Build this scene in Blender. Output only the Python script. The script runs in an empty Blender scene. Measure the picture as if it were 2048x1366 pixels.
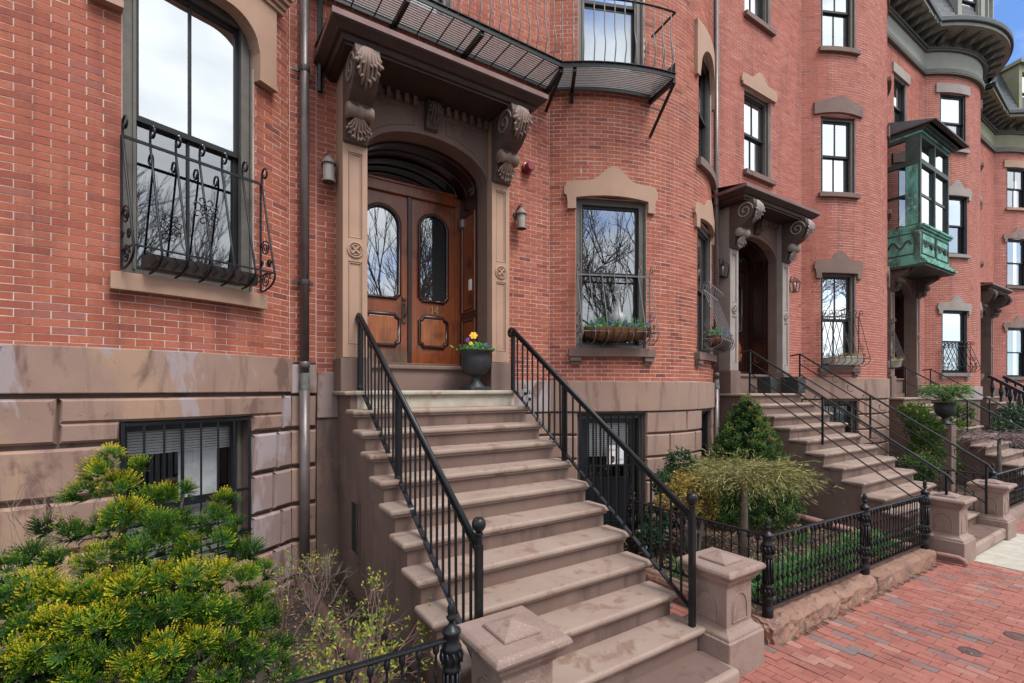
import bpy, math, random
import numpy as np
from mathutils import Vector, Matrix
rad = math.radians
RN = random.Random(11)
S = bpy.context.scene
COL = S.collection

# ------------------------------------------------------------------ camera, sky, sun, exposure
cam = bpy.data.objects.new('camera', bpy.data.cameras.new('camera'))
COL.objects.link(cam)
cam.data.sensor_width = 36.0
cam.data.lens = 970.0 / 2048 * 36
cam.data.shift_y = (776 - 683) / 2048
cam.data.clip_end = 2000
cam.data.clip_start = 0.05
cam.location = (0, 0, 0)                       # heights are measured from the camera
cam.rotation_euler = (rad(90), 0, rad(-33.2))
S.camera = cam

SKYX = 7.2
SUN_EL, SUN_AZ = 56, 165                        # azimuth clockwise from +Y
world = bpy.data.worlds.new('World'); S.world = world; world.use_nodes = True
wn = world.node_tree; wn.nodes.clear()
w_out = wn.nodes.new('ShaderNodeOutputWorld'); w_bg = wn.nodes.new('ShaderNodeBackground')
sky = wn.nodes.new('ShaderNodeTexSky'); sky.sky_type = 'NISHITA'; sky.sun_disc = False
sky.sun_elevation = rad(SUN_EL); sky.sun_rotation = rad(SUN_AZ)
sky.air_density = 1.0; sky.dust_density = 0.1; sky.ozone_density = 1.5
tc = wn.nodes.new('ShaderNodeTexCoord'); mp = wn.nodes.new('ShaderNodeMapping')
mp.inputs['Scale'].default_value = (1.0, 1.0, 2.2); mp.inputs['Location'].default_value = (SKYX, 6.4, 0)
nz = wn.nodes.new('ShaderNodeTexNoise'); nz.inputs['Scale'].default_value = 1.6; nz.inputs['Detail'].default_value = 7; nz.inputs['Roughness'].default_value = .55
cr = wn.nodes.new('ShaderNodeValToRGB'); cr.color_ramp.elements[0].position = .36; cr.color_ramp.elements[1].position = .50
nz2 = wn.nodes.new('ShaderNodeTexNoise'); nz2.inputs['Scale'].default_value = 3.3; nz2.inputs['Detail'].default_value = 6
cr2 = wn.nodes.new('ShaderNodeValToRGB')
cr2.color_ramp.elements[0].position = .3; cr2.color_ramp.elements[0].color = (3.3, 3.5, 3.8, 1)
cr2.color_ramp.elements[1].position = .7; cr2.color_ramp.elements[1].color = (6.0, 6.1, 6.1, 1)
mx = wn.nodes.new('ShaderNodeMix'); mx.data_type = 'RGBA'
wn.links.new(tc.outputs['Generated'], mp.inputs['Vector'])
wn.links.new(mp.outputs['Vector'], nz.inputs['Vector']); wn.links.new(mp.outputs['Vector'], nz2.inputs['Vector'])
wn.links.new(nz.outputs['Fac'], cr.inputs['Fac']); wn.links.new(nz2.outputs['Fac'], cr2.inputs['Fac'])
wn.links.new(cr.outputs['Color'], mx.inputs['Factor']); tint = wn.nodes.new('ShaderNodeMix'); tint.data_type = 'RGBA'; tint.blend_type = 'MULTIPLY'; tint.inputs['Factor'].default_value = 1; tint.inputs['B'].default_value = (.46, .58, .76, 1); wn.links.new(sky.outputs['Color'], tint.inputs['A']); wn.links.new(tint.outputs['Result'], mx.inputs['A']); wn.links.new(cr2.outputs['Color'], mx.inputs['B'])
wn.links.new(mx.outputs['Result'], w_bg.inputs['Color']); w_bg.inputs['Strength'].default_value = 0.13
wn.links.new(w_bg.outputs['Background'], w_out.inputs['Surface'])

sun = bpy.data.objects.new('sun', bpy.data.lights.new('sun', 'SUN')); COL.objects.link(sun)
sun.data.energy = 1.5; sun.data.angle = rad(24); sun.data.color = (1.0, .965, .92)
sd = Vector((math.sin(rad(SUN_AZ)) * math.cos(rad(SUN_EL)), math.cos(rad(SUN_AZ)) * math.cos(rad(SUN_EL)), math.sin(rad(SUN_EL))))
sun.rotation_euler = (-sd).to_track_quat('-Z', 'Y').to_euler(); sun.location = (0, 0, 30)

S.view_settings.view_transform = 'Standard'; S.view_settings.look = 'None'
S.view_settings.exposure = 1.2; S.view_settings.gamma = 1.0
S.cycles.use_denoising = True
S.cycles.max_bounces = 5; S.cycles.diffuse_bounces = 2; S.cycles.glossy_bounces = 3; S.cycles.transparent_max_bounces = 12

# ------------------------------------------------------------------ measuring
FX, FY = math.sin(rad(33.2)), math.cos(rad(33.2))
def px(x, y, z):                                # rough picture size of things, to choose the largest bricks
    d = FX * x + FY * y
    if d < .3: return None
    return 1024 + 970 * (FY * x - FX * y) / d, 776 - 970 * z / d, d
def gz(x): return -2.38 - .018 * (x - 3.6)       # the pavement falls gently along the street

# ------------------------------------------------------------------ materials
def nodes(name):
    m = bpy.data.materials.new(name); m.use_nodes = True
    nt = m.node_tree; return m, nt, nt.nodes['Principled BSDF'], nt.nodes, nt.links
def mixc(nt, fac, a, b, mode='MIX'):
    n = nt.nodes.new('ShaderNodeMix'); n.data_type = 'RGBA'; n.blend_type = mode
    for sock, v in ((n.inputs['Factor'], fac), (n.inputs['A'], a), (n.inputs['B'], b)):
        if hasattr(v, 'is_linked') or hasattr(v, 'links'): nt.links.new(v, sock)
        else: sock.default_value = v if not isinstance(v, tuple) else (*v[:3], 1)
    return n.outputs['Result']
def noise(nt, scale, detail=4, rough=.55, stretch=None, dist=0):
    g = nt.nodes.new('ShaderNodeNewGeometry'); n = nt.nodes.new('ShaderNodeTexNoise')
    n.inputs['Scale'].default_value = scale; n.inputs['Detail'].default_value = detail; n.inputs['Roughness'].default_value = rough; n.inputs['Distortion'].default_value = dist
    if stretch:
        m = nt.nodes.new('ShaderNodeMapping'); m.inputs['Scale'].default_value = stretch[:3]
        if len(stretch) > 3: m.inputs['Location'].default_value = stretch[3:6]
        nt.links.new(g.outputs['Position'], m.inputs['Vector']); nt.links.new(m.outputs['Vector'], n.inputs['Vector'])
    else: nt.links.new(g.outputs['Position'], n.inputs['Vector'])
    return n.outputs['Fac']
def ramp(nt, fac, lo, hi, a=0.0, b=1.0):
    r = nt.nodes.new('ShaderNodeMapRange'); r.inputs['From Min'].default_value = lo; r.inputs['From Max'].default_value = hi
    r.inputs['To Min'].default_value = a; r.inputs['To Max'].default_value = b
    nt.links.new(fac, r.inputs['Value']); return r.outputs['Result']
def addbump(nt, p, fac, strength, dist=.01):
    b = nt.nodes.new('ShaderNodeBump'); b.inputs['Strength'].default_value = strength; b.inputs['Distance'].default_value = dist
    nt.links.new(fac, b.inputs['Height']); nt.links.new(b.outputs['Normal'], p.inputs['Normal'])
def attr(nt, name='rnd'):
    a = nt.nodes.new('ShaderNodeAttribute'); a.attribute_name = name; return a.outputs['Fac']
def colramp(nt, fac, stops):
    r = nt.nodes.new('ShaderNodeValToRGB'); e = r.color_ramp.elements
    while len(e) < len(stops): e.new(.5)
    for i, (p, c) in enumerate(stops): e[i].position = p; e[i].color = (*c, 1)
    nt.links.new(fac, r.inputs['Fac']); return r.outputs['Color']
def mat(name, base, rough=.6, var=None, vs=3.0, patches=(), bump=None, metal=0.0, spec=.5, coat=0):
    m, nt, p, N, L = nodes(name)
    col = base
    if var: col = mixc(nt, ramp(nt, noise(nt, vs, 6), .32, .68), base, var)
    for (c, sc, lo, hi, *st) in patches:
        col = mixc(nt, ramp(nt, noise(nt, sc, 6, .6, st[0] if st else None, .4), lo, hi), col, c)
    if isinstance(col, tuple): p.inputs['Base Color'].default_value = (*col, 1)
    else: L.new(col, p.inputs['Base Color'])
    p.inputs['Roughness'].default_value = rough; p.inputs['Metallic'].default_value = metal
    p.inputs['Specular IOR Level'].default_value = spec; p.inputs['Coat Weight'].default_value = coat
    if bump: addbump(nt, p, noise(nt, bump[0], 5, .65), bump[1], bump[2] if len(bump) > 2 else .01)
    return m
MT = {}
def brickmat(name, stops, dirt, rough=.8):
    m, nt, p, N, L = nodes(name)
    c = colramp(nt, attr(nt), stops)
    c = mixc(nt, ramp(nt, noise(nt, 60, 4), .35, .75, 0, .35), c, tuple(.55 * v for v in stops[0][1]))
    c = mixc(nt, ramp(nt, noise(nt, 1.1, 5, .6), .45, .75, 0, .45), c, dirt)
    c = mixc(nt, ramp(nt, noise(nt, 2.3, 6, .65, (1, 1, 1, 7, 3, 2)), .62, .8, 0, .3), c, (.55, .38, .33))
    c = mixc(nt, ramp(nt, noise(nt, 2.0, 6, .6, (2.2, 2.2, .28, 1, 5, 2)), .50, .74, 0, .65), c, tuple(.45 * v for v in dirt))
    L.new(c, p.inputs['Base Color']); p.inputs['Roughness'].default_value = rough; p.inputs['Specular IOR Level'].default_value = .3
    addbump(nt, p, noise(nt, 140, 3), .35, .002)
    return m
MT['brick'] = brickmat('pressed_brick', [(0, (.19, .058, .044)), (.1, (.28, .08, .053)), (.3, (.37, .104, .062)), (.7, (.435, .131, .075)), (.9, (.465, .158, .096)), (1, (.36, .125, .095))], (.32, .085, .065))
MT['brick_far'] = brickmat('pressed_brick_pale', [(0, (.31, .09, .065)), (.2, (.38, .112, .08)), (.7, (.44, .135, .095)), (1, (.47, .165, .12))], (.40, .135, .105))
MT['paver'] = brickmat('paving_brick', [(0, (.21, .165, .155)), (.035, (.24, .16, .145)), (.07, (.27, .10, .08)), (.35, (.35, .125, .093)), (.7, (.41, .15, .112)), (.93, (.42, .17, .13)), (1, (.42, .21, .165))], (.36, .13, .105), .75)
MT['mortar'] = mat('lime_mortar', (.74, .61, .55), .9, (.50, .37, .32), 2.5, bump=(80, .3))
MT['paver_joint'] = mat('sandy_joint', (.085, .065, .055), .95, (.13, .10, .085), 9)
MT['stone'] = mat('brownstone', (.32, .205, .16), .82, (.255, .158, .126), 1.7,
    patches=[((.36, .225, .155), 1.3, .52, .66, (1, 1, .5)), ((.165, .098, .08), 2.2, .56, .63, (1, 1, .45, 3, 1, 2)), ((.32, .255, .255), 1.3, .56, .585, (1, 1, .45, 11, 4, 1)), ((.13, .08, .065), 2.4, .56, .72, (2.5, 2.5, .3, 6, 1, 3)), ((.14, .085, .07), 7, .64, .7)], bump=(38, .35, .006))
MT['stone_plain'] = mat('weathered_brownstone', (.32, .21, .165), .82, (.265, .168, .134), 1.5, patches=[((.33, .21, .15), 1.3, .54, .68, (1, 1, .5)), ((.15, .09, .073), 2.2, .55, .7, (2.4, 2.4, .3, 3, 1, 2))], bump=(38, .35, .006))
MT['pewter'] = mat('pewter', (.30, .32, .33), .45, (.2, .21, .22), 20)
MT['stone_lilac'] = mat('brownstone_patched', (.27, .185, .165), .82, (.29, .22, .215), 1.4,
    patches=[((.16, .10, .085), 2.4, .55, .62, (1, 1, .5, 5, 2, 0)), ((.35, .285, .295), 1.4, .48, .52, (1, 1, .5, 2, 7, 1))], bump=(38, .35, .006))
MT['stone_trim'] = mat('painted_brownstone_trim', (.42, .265, .185), .75, (.37, .225, .16), 2.5, patches=[((.20, .12, .09), 5, .66, .75)], bump=(60, .25, .004))
MT['stone_b'] = mat('dull_brownstone', (.20, .13, .108), .8, (.155, .098, .082), 2, patches=[((.10, .065, .055), 3, .58, .72)], bump=(50, .3, .005))
MT['stone_grey'] = mat('grey_stone', (.34, .29, .265), .8, (.28, .235, .215), 3, bump=(50, .3, .004))
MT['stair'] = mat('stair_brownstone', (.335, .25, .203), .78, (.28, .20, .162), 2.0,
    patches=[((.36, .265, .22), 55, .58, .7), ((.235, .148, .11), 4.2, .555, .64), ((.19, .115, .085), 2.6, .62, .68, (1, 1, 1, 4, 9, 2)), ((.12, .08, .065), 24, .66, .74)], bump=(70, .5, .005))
MT['stair_side'] = mat('stair_side_brownstone', (.185, .12, .098), .85, (.145, .09, .074), 1.6, patches=[((.09, .056, .047), 2.6, .52, .68, (1.5, 1.5, .3)), ((.23, .152, .122), 1.4, .56, .72)], bump=(30, .4, .006))  # darker copy of the stair stone; shade on sides and risers put into colour
MT['stair_pale'] = mat('pale_repaired_stone', (.44, .41, .33), .8, (.34, .29, .23), 5, patches=[((.30, .19, .14), 7, .58, .68)], bump=(50, .3))
MT['cap'] = mat('pillar_brownstone', (.29, .205, .172), .8, (.235, .16, .133), 3, patches=[((.21, .135, .102), 4.5, .57, .65), ((.37, .275, .245), 80, .56, .68)], bump=(90, .6, .005))
MT['curb'] = mat('worn_red_stone', (.31, .175, .125), .85, (.21, .118, .088), 3.5, patches=[((.10, .07, .055), 4, .6, .7), ((.42, .33, .25), 7, .64, .7)], bump=(14, .8, .02))
MT['canopy'] = mat('dark_brown_paint', (.042, .025, .020), .5, (.06, .037, .03), 3, spec=.35)
MT['canopy_edge'] = mat('purple_brown_flashing', (.15, .068, .062), .6, (.21, .115, .105), 5)
MT['carved'] = mat('carved_brownstone', (.29, .20, .165), .75, (.17, .11, .09), 9, bump=(60, .4, .004))
MT['carved_shade'] = mat('carved_stone_shade', (.075, .05, .041), .7, (.105, .07, .058), 7)  # darker copy of carved, paints the shadow between the bracket leaf lobes
MT['iron'] = mat('black_iron', (.007, .008, .010), .36, (.012, .013, .016), 20, bump=(120, .15, .002), spec=.35, patches=[((.075, .034, .018), 14, .70, .74)])
MT['iron_old'] = mat('weathered_iron', (.035, .028, .028), .5, (.06, .042, .038), 9)
MT['iron_grey'] = mat('greyed_iron', (.12, .115, .115), .45, (.17, .15, .15), 12, spec=.6)
MT['pipe'] = mat('brown_downpipe', (.12, .098, .094), .38, (.17, .14, .135), 6, patches=[((.045, .035, .032), 5, .6, .75, (3, 3, .4))], metal=.3)
MT['copper_pipe'] = mat('copper_patina_pipe', (.20, .24, .225), .6, (.10, .085, .08), 12)
MT['frame'] = mat('grey_brown_window_paint', (.088, .079, .068), .55, (.12, .108, .094), 10, bump=(90, .2, .002))
MT['sash'] = mat('dark_sash_paint', (.018, .019, .021), .45, spec=.3)
MT['frame_black'] = mat('black_window_paint', (.012, .014, .018), .4)
MT['white_blind'] = mat('white_blind', (.78, .79, .80), .7)
MT['curtain'] = mat('pale_curtain', (.66, .68, .70), .9, (.5, .52, .55), 8)
MT['dark'] = mat('room_shade_black', (.012, .012, .014), .9)  # near-black colour stands for the darkness of unlit rooms and recesses
MT['red'] = mat('red_plastic', (.22, .012, .022), .35, coat=.3)
MT['urn'] = mat('black_urn', (.016, .018, .022), .5, (.03, .033, .038), 14)
MT['leadpipe'] = mat('peeling_brown_pipe', (.14, .075, .065), .6, (.09, .05, .045), 5, patches=[((.55, .53, .50), 9, .66, .69)])
MT['pinkpipe'] = mat('pinkish_pipe', (.34, .19, .16), .7, (.28, .15, .13), 5)
MT['concrete'] = mat('pale_concrete', (.50, .47, .40), .9, (.40, .36, .30), 6, patches=[((.30, .27, .23), 30, .6, .72)], bump=(120, .5, .003))
MT['soil'] = mat('dark_soil', (.035, .026, .021), .95, (.075, .052, .04), 11, bump=(40, 1, .03))
MT['asphalt'] = mat('asphalt', (.05, .05, .052), .9, (.065, .063, .062), 5, bump=(120, .6, .004))
MT['coco'] = mat('coconut_fibre', (.21, .095, .035), .95, (.12, .055, .025), 22, bump=(130, 1, .01))
MT['white'] = mat('white_paint', (.78, .78, .76), .6)
MT['paper'] = mat('paper', (.86, .87, .88), .7)
MT['brass'] = mat('old_brass', (.55, .42, .22), .35, metal=1.0)
MT['bronze'] = mat('dark_bronze', (.10, .075, .055), .4, (.16, .11, .08), 30, metal=.7)
MT['lantern'] = mat('weathered_lantern', (.30, .235, .21), .55, (.17, .125, .115), 15)
MT['lantern_rust'] = mat('rusty_bracket', (.12, .075, .08), .65, (.20, .12, .12), 25)
MT['slate'] = mat('slate', (.045, .052, .06), .6, (.07, .08, .09), 9)
MT['cornice'] = mat('dark_olive_cornice_paint', (.085, .085, .07), .6, (.12, .12, .10), 3)
MT['frieze'] = mat('pale_olive_frieze', (.30, .305, .265), .7, (.26, .265, .225), 3)
MT['frieze_d'] = mat('ochre_green_frieze', (.27, .26, .16), .7, (.23, .225, .14), 3)
MT['bark'] = mat('grey_bark', (.19, .165, .145), .9, (.12, .10, .088), 18, bump=(40, .8, .02))
MT['bark_pale'] = mat('pale_bark', (.27, .215, .165), .9, (.18, .14, .11), 18, bump=(60, .6, .01))
MT['twig'] = mat('grey_twig', (.20, .155, .125), .9)
MT['twig_red'] = mat('reddish_twig', (.17, .10, .085), .9)
MT['twig_purple'] = mat('purple_grey_twig', (.25, .17, .175), .9)
MT['twig_olive'] = mat('olive_straw_twig', (.36, .31, .13), .9, (.24, .19, .09), 9)
MT['yellow'] = mat('yellow_plastic', (.75, .38, .02), .5)
MT['lockgrey'] = mat('lockbox_grey', (.42, .44, .46), .35, metal=.5)
def coppermat():
    m, nt, p, N, L = nodes('verdigris_copper')
    c = mixc(nt, ramp(nt, noise(nt, 2.2, 6, .6, (1.5, 1.5, .5)), .47, .66), (.13, .38, .30), (.05, .07, .055))
    c = mixc(nt, ramp(nt, noise(nt, 9, 5), .55, .7, 0, .7), c, (.33, .62, .52))
    L.new(c, p.inputs['Base Color']); p.inputs['Roughness'].default_value = .75
    return m
MT['copper'] = coppermat()
MT['copper_dark'] = mat('dark_copper_brown', (.028, .03, .026), .6, (.05, .085, .068), 4)
def woodmat(name, a, b, dark, rough=.28):
    m, nt, p, N, L = nodes(name)
    f = noise(nt, 3, 7, .6, (14, 14, .8), 1.2)
    c = mixc(nt, ramp(nt, f, .35, .68), a, b)
    c = mixc(nt, ramp(nt, noise(nt, 2.3, 5), .52, .72), c, dark)
    L.new(c, p.inputs['Base Color']); p.inputs['Roughness'].default_value = rough; p.inputs['Coat Weight'].default_value = .25
    p.inputs['Coat Roughness'].default_value = .2
    addbump(nt, p, f, .12, .004)
    return m
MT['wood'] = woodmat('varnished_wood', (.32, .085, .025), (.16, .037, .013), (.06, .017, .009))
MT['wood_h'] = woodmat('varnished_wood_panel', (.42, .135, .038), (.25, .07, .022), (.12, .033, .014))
MT['wood_dark'] = woodmat('dark_shaded_wood', (.042, .012, .008), (.022, .007, .005), (.014, .005, .004))  # dark mouldings; the porch recess shadow is also put into this colour
MT['wood_worn'] = woodmat('worn_wood', (.20, .105, .055), (.10, .05, .028), (.05, .026, .018), .6)
def glassmat(name, fac, tint, rough=.0, wav=0.0, wsc=4):
    m = bpy.data.materials.new(name); m.use_nodes = True; nt = m.node_tree; nt.nodes.clear()
    o = nt.nodes.new('ShaderNodeOutputMaterial'); mixs = nt.nodes.new('ShaderNodeMixShader')
    g = nt.nodes.new('ShaderNodeBsdfGlossy'); g.inputs['Roughness'].default_value = rough; g.inputs['Color'].default_value = (.93, .97, 1, 1)
    t = nt.nodes.new('ShaderNodeBsdfTransparent'); t.inputs['Color'].default_value = (*tint, 1)
    lw = nt.nodes.new('ShaderNodeLayerWeight'); lw.inputs['Blend'].default_value = .35
    f = ramp(nt, lw.outputs['Facing'], 0, 1, fac, min(1, fac + .5))
    if wav:
        b = nt.nodes.new('ShaderNodeBump'); b.inputs['Strength'].default_value = wav; b.inputs['Distance'].default_value = .05
        nt.links.new(noise(nt, wsc, 2, .5), b.inputs['Height']); nt.links.new(b.outputs['Normal'], g.inputs['Normal'])
    nt.links.new(f, mixs.inputs['Fac']); nt.links.new(t.outputs[0], mixs.inputs[1]); nt.links.new(g.outputs[0], mixs.inputs[2])
    nt.links.new(mixs.outputs[0], o.inputs['Surface'])
    return m
MT['glass'] = glassmat('window_glass', .34, (.75, .8, .82), 0, .006)
MT['glass_bright'] = glassmat('bright_window_glass', .62, (.8, .84, .86), 0, .012, 3)
MT['glass_clear'] = glassmat('clear_basement_glass', .08, (1, 1, 1))
MT['glass_door'] = glassmat('door_glass', .40, (.25, .28, .3))
MT['glass_screen'] = glassmat('screened_glass', .26, (.25, .3, .33), .02)
MT['frosted'] = mat('frosted_lantern_glass', (.34, .315, .28), .3)
def leafmat(name, stops, rough=.6, trans=.25):
    m, nt, p, N, L = nodes(name)
    c = colramp(nt, attr(nt), stops); L.new(c, p.inputs['Base Color']); p.inputs['Roughness'].default_value = rough
    p.inputs['Specular IOR Level'].default_value = .3
    tr = nt.nodes.new('ShaderNodeBsdfTranslucent'); L.new(c, tr.inputs['Color'])
    ms = nt.nodes.new('ShaderNodeMixShader'); ms.inputs['Fac'].default_value = trans
    L.new(p.outputs[0], ms.inputs[1]); L.new(tr.outputs[0], ms.inputs[2]); L.new(ms.outputs[0], nt.nodes['Material Output'].inputs['Surface'])
    return m
MT['hinoki'] = leafmat('golden_cypress_leaf', [(0, (.004, .014, .004)), (.22, (.013, .05, .008)), (.45, (.045, .135, .012)), (.70, (.17, .29, .015)), (.88, (.44, .44, .02)), (1, (.62, .46, .03))])
MT['spruce'] = leafmat('spruce_needle', [(0, (.012, .035, .010)), (.35, (.04, .10, .02)), (.7, (.10, .19, .035)), (.88, (.19, .27, .05)), (1, (.34, .21, .06))])
MT['holly'] = leafmat('dark_broad_leaf', [(0, (.012, .035, .018)), (1, (.05, .11, .045))], .35)
MT['gold_leaf'] = leafmat('variegated_yellow_leaf', [(0, (.06, .08, .02)), (.4, (.20, .17, .05)), (1, (.60, .40, .10))])
MT['azalea'] = leafmat('young_green_leaf', [(0, (.07, .15, .02)), (.5, (.20, .30, .04)), (.8, (.42, .40, .06)), (1, (.42, .22, .04))])
MT['blade'] = leafmat('bulb_leaf', [(0, (.035, .13, .035)), (1, (.16, .40, .11))])
MT['fern'] = leafmat('fern_leaf', [(0, (.03, .09, .02)), (1, (.14, .26, .06))])
MT['juniper'] = leafmat('juniper_leaf', [(0, (.02, .06, .012)), (.55, (.08, .16, .025)), (.85, (.16, .24, .03)), (1, (.24, .11, .05))])
MT['mulch'] = leafmat('mulch_chip', [(0, (.05, .03, .022)), (.5, (.17, .095, .06)), (1, (.36, .22, .14))], .9, 0)
MT['straw'] = leafmat('straw_twig', [(0, (.08, .075, .03)), (.45, (.19, .18, .06)), (1, (.36, .33, .13))], .9, 0)
MT['petal_y'] = mat('yellow_petal', (.80, .42, .02), .6)
MT['petal_b'] = mat('violet_petal', (.055, .04, .26), .6)
# ------------------------------------------------------------------ mesh helpers
def lerp(a, b, t): return a + (b - a) * t
class MB:
    def __init__(s): s.v = []; s.f = []; s.r = []
    def add(s, vs, fs, rnd=0.0):
        o = len(s.v); s.v += [tuple(p) for p in vs]
        s.f += [tuple(i + o for i in f) for f in fs]; s.r += [rnd] * len(fs); return s
    def box(s, x0, x1, y0, y1, z0, z1, M=None):
        p = [(x0, y0, z0), (x1, y0, z0), (x1, y1, z0), (x0, y1, z0), (x0, y0, z1), (x1, y0, z1), (x1, y1, z1), (x0, y1, z1)]
        if M: p = [M(*q) for q in p]
        return s.add(p, [(0, 3, 2, 1), (4, 5, 6, 7), (0, 1, 5, 4), (1, 2, 6, 5), (2, 3, 7, 6), (3, 0, 4, 7)])
    def bar(s, a, b, w, h=None, up=(0, 0, 1)):
        a, b = Vector(a), Vector(b); d = (b - a).normalized(); u = Vector(up)
        if abs(d.dot(u)) > .98: u = Vector((0, 1, 0))
        sd_ = d.cross(u).normalized(); u = sd_.cross(d).normalized(); h = h or w
        q = [(-1, -1), (1, -1), (1, 1), (-1, 1)]
        p = [a + sd_ * (w / 2 * i) + u * (h / 2 * j) for i, j in q] + [b + sd_ * (w / 2 * i) + u * (h / 2 * j) for i, j in q]
        return s.add(p, [(3, 2, 1, 0), (4, 5, 6, 7), (0, 1, 5, 4), (1, 2, 6, 5), (2, 3, 7, 6), (3, 0, 4, 7)])
    def tube(s, pts, r, n=6, cap=True, rnd=0.0):
        pts = [Vector(p) for p in pts]; k = len(pts)
        rs = r if isinstance(r, (list, tuple)) else [r] * k
        vs = []; prev = None
        for i, p in enumerate(pts):
            d = (pts[min(i + 1, k - 1)] - pts[max(i - 1, 0)])
            d = d.normalized() if d.length > 1e-9 else Vector((0, 0, 1))
            u = prev - d * prev.dot(d) if prev is not None else None
            if u is None or u.length < 1e-5:
                u = d.cross(Vector((0, 0, 1)) if abs(d.z) < .9 else Vector((1, 0, 0)))
            u.normalize(); w = d.cross(u); prev = u
            for j in range(n):
                a = 2 * math.pi * j / n; vs.append(p + (u * math.cos(a) + w * math.sin(a)) * rs[i])
        fs = [(i * n + j, i * n + (j + 1) % n, (i + 1) * n + (j + 1) % n, (i + 1) * n + j) for i in range(k - 1) for j in range(n)]
        if cap: fs += [tuple(range(n - 1, -1, -1)), tuple((k - 1) * n + j for j in range(n))]
        return s.add(vs, fs, rnd)
    def lathe(s, prof, c=(0, 0, 0), n=12, cap=True, axis='z'):
        vs = []
        for r, h in prof:
            for j in range(n):
                a = 2 * math.pi * j / n; q = (r * math.cos(a), r * math.sin(a), h)
                if axis == 'y': q = (q[0], -q[2], q[1])
                if axis == 'x': q = (q[2], q[0], q[1])
                vs.append((c[0] + q[0], c[1] + q[1], c[2] + q[2]))
        k = len(prof)
        fs = [(i * n + j, i * n + (j + 1) % n, (i + 1) * n + (j + 1) % n, (i + 1) * n + j) for i in range(k - 1) for j in range(n)]
        if cap: fs += [tuple(range(n - 1, -1, -1)), tuple((k - 1) * n + j for j in range(n))]
        return s.add(vs, fs)
    def prism(s, poly, f0, f1):                    # poly of (a, b); f0 and f1 map (a, b) to the two end faces
        n = len(poly)
        vs = [f0(*p) for p in poly] + [f1(*p) for p in poly]
        return s.add(vs, [tuple(range(n)), tuple(range(2 * n - 1, n - 1, -1))] + [(i, i + n, (i + 1) % n + n, (i + 1) % n) for i in range(n)])
    def mesh(s, name, attrib=False):
        me = bpy.data.meshes.new(name); me.from_pydata(s.v, [], s.f)
        if attrib:
            a = me.attributes.new('rnd', 'FLOAT', 'FACE'); a.data.foreach_set('value', s.r)
        me.update(); return me
    def build(s, name, m, parent=None, smooth=False, bevel=0, attrib=False, seg=2, fix=True):
        me = s.mesh(name, attrib); o = link(name, me, m, parent)
        if fix and not attrib:
            import bmesh as bmm
            b = bmm.new(); b.from_mesh(me); bmm.ops.recalc_face_normals(b, faces=b.faces); b.to_mesh(me); b.free()
        if smooth:
            for p in me.polygons: p.use_smooth = True
        if bevel:
            mod = o.modifiers.new('edge', 'BEVEL'); mod.width = bevel; mod.segments = seg; mod.limit_method = 'ANGLE'; mod.angle_limit = rad(40)
        return o
def link(name, me, m, parent=None):
    o = bpy.data.objects.new(name, me); COL.objects.link(o)
    if m is not None and not me.materials: me.materials.append(MT[m] if isinstance(m, str) else m)
    if parent is not None:
        o.parent = parent
        if parent.type == 'EMPTY': o.location = -parent.location
    return o
def thing(name, label, cat, loc=(0, 0, 0), group=None, kind=None):
    o = bpy.data.objects.new(name, None); COL.objects.link(o); o.location = loc; o.empty_display_size = .2
    return tag(o, label, cat, group)
def tag(o, label=None, cat=None, group=None, kind=None):
    if label: o['label'] = label
    if cat: o['category'] = cat
    if group: o['group'] = group
    if kind: o['kind'] = kind
    return o
def smoothmesh(o):
    for p in o.data.polygons: p.use_smooth = True
def copy_to(o, parent, loc):                         # share mesh data between alike pieces
    c = o.copy(); COL.objects.link(c); c.parent = parent; c.location = Vector(loc)
    if parent.type == 'EMPTY': c.location -= parent.location
    return c
def leaves(name, m, parent, cen, dirs, ups, ln, wd, rnd, fold=.0):
    """many small leaf faces as one mesh: centre, direction, up, length, width, tone"""
    cen = np.asarray(cen, float); dirs = np.asarray(dirs, float); ups = np.asarray(ups, float); n = len(cen)
    ln = np.broadcast_to(np.asarray(ln, float).reshape(-1, 1), (n, 1)); wd = np.broadcast_to(np.asarray(wd, float).reshape(-1, 1), (n, 1))
    dirs = dirs / (np.linalg.norm(dirs, axis=1, keepdims=True) + 1e-9)
    sd_ = np.cross(dirs, ups); sd_ /= (np.linalg.norm(sd_, axis=1, keepdims=True) + 1e-9)
    up = np.cross(sd_, dirs)
    a = cen - dirs * ln / 2; b = cen + dirs * ln / 2 + up * ln * fold
    c1 = cen + sd_ * wd / 2; c2 = cen - sd_ * wd / 2
    V = np.stack([a, c1, b, c2], 1).reshape(-1, 3)
    me = bpy.data.meshes.new(name); me.vertices.add(4 * n); me.vertices.foreach_set('co', V.ravel())
    me.loops.add(4 * n); me.loops.foreach_set('vertex_index', np.arange(4 * n, dtype=np.int32))
    me.polygons.add(n); me.polygons.foreach_set('loop_start', np.arange(0, 4 * n, 4, dtype=np.int32))
    me.update(calc_edges=True)
    at = me.attributes.new('rnd', 'FLOAT', 'FACE'); at.data.foreach_set('value', np.clip(np.asarray(rnd, float), 0, 1))
    return link(name, me, m, parent)
NR = np.random.default_rng(5)
def rdir(n):
    v = NR.normal(size=(n, 3)); return v / np.linalg.norm(v, axis=1, keepdims=True)

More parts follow.
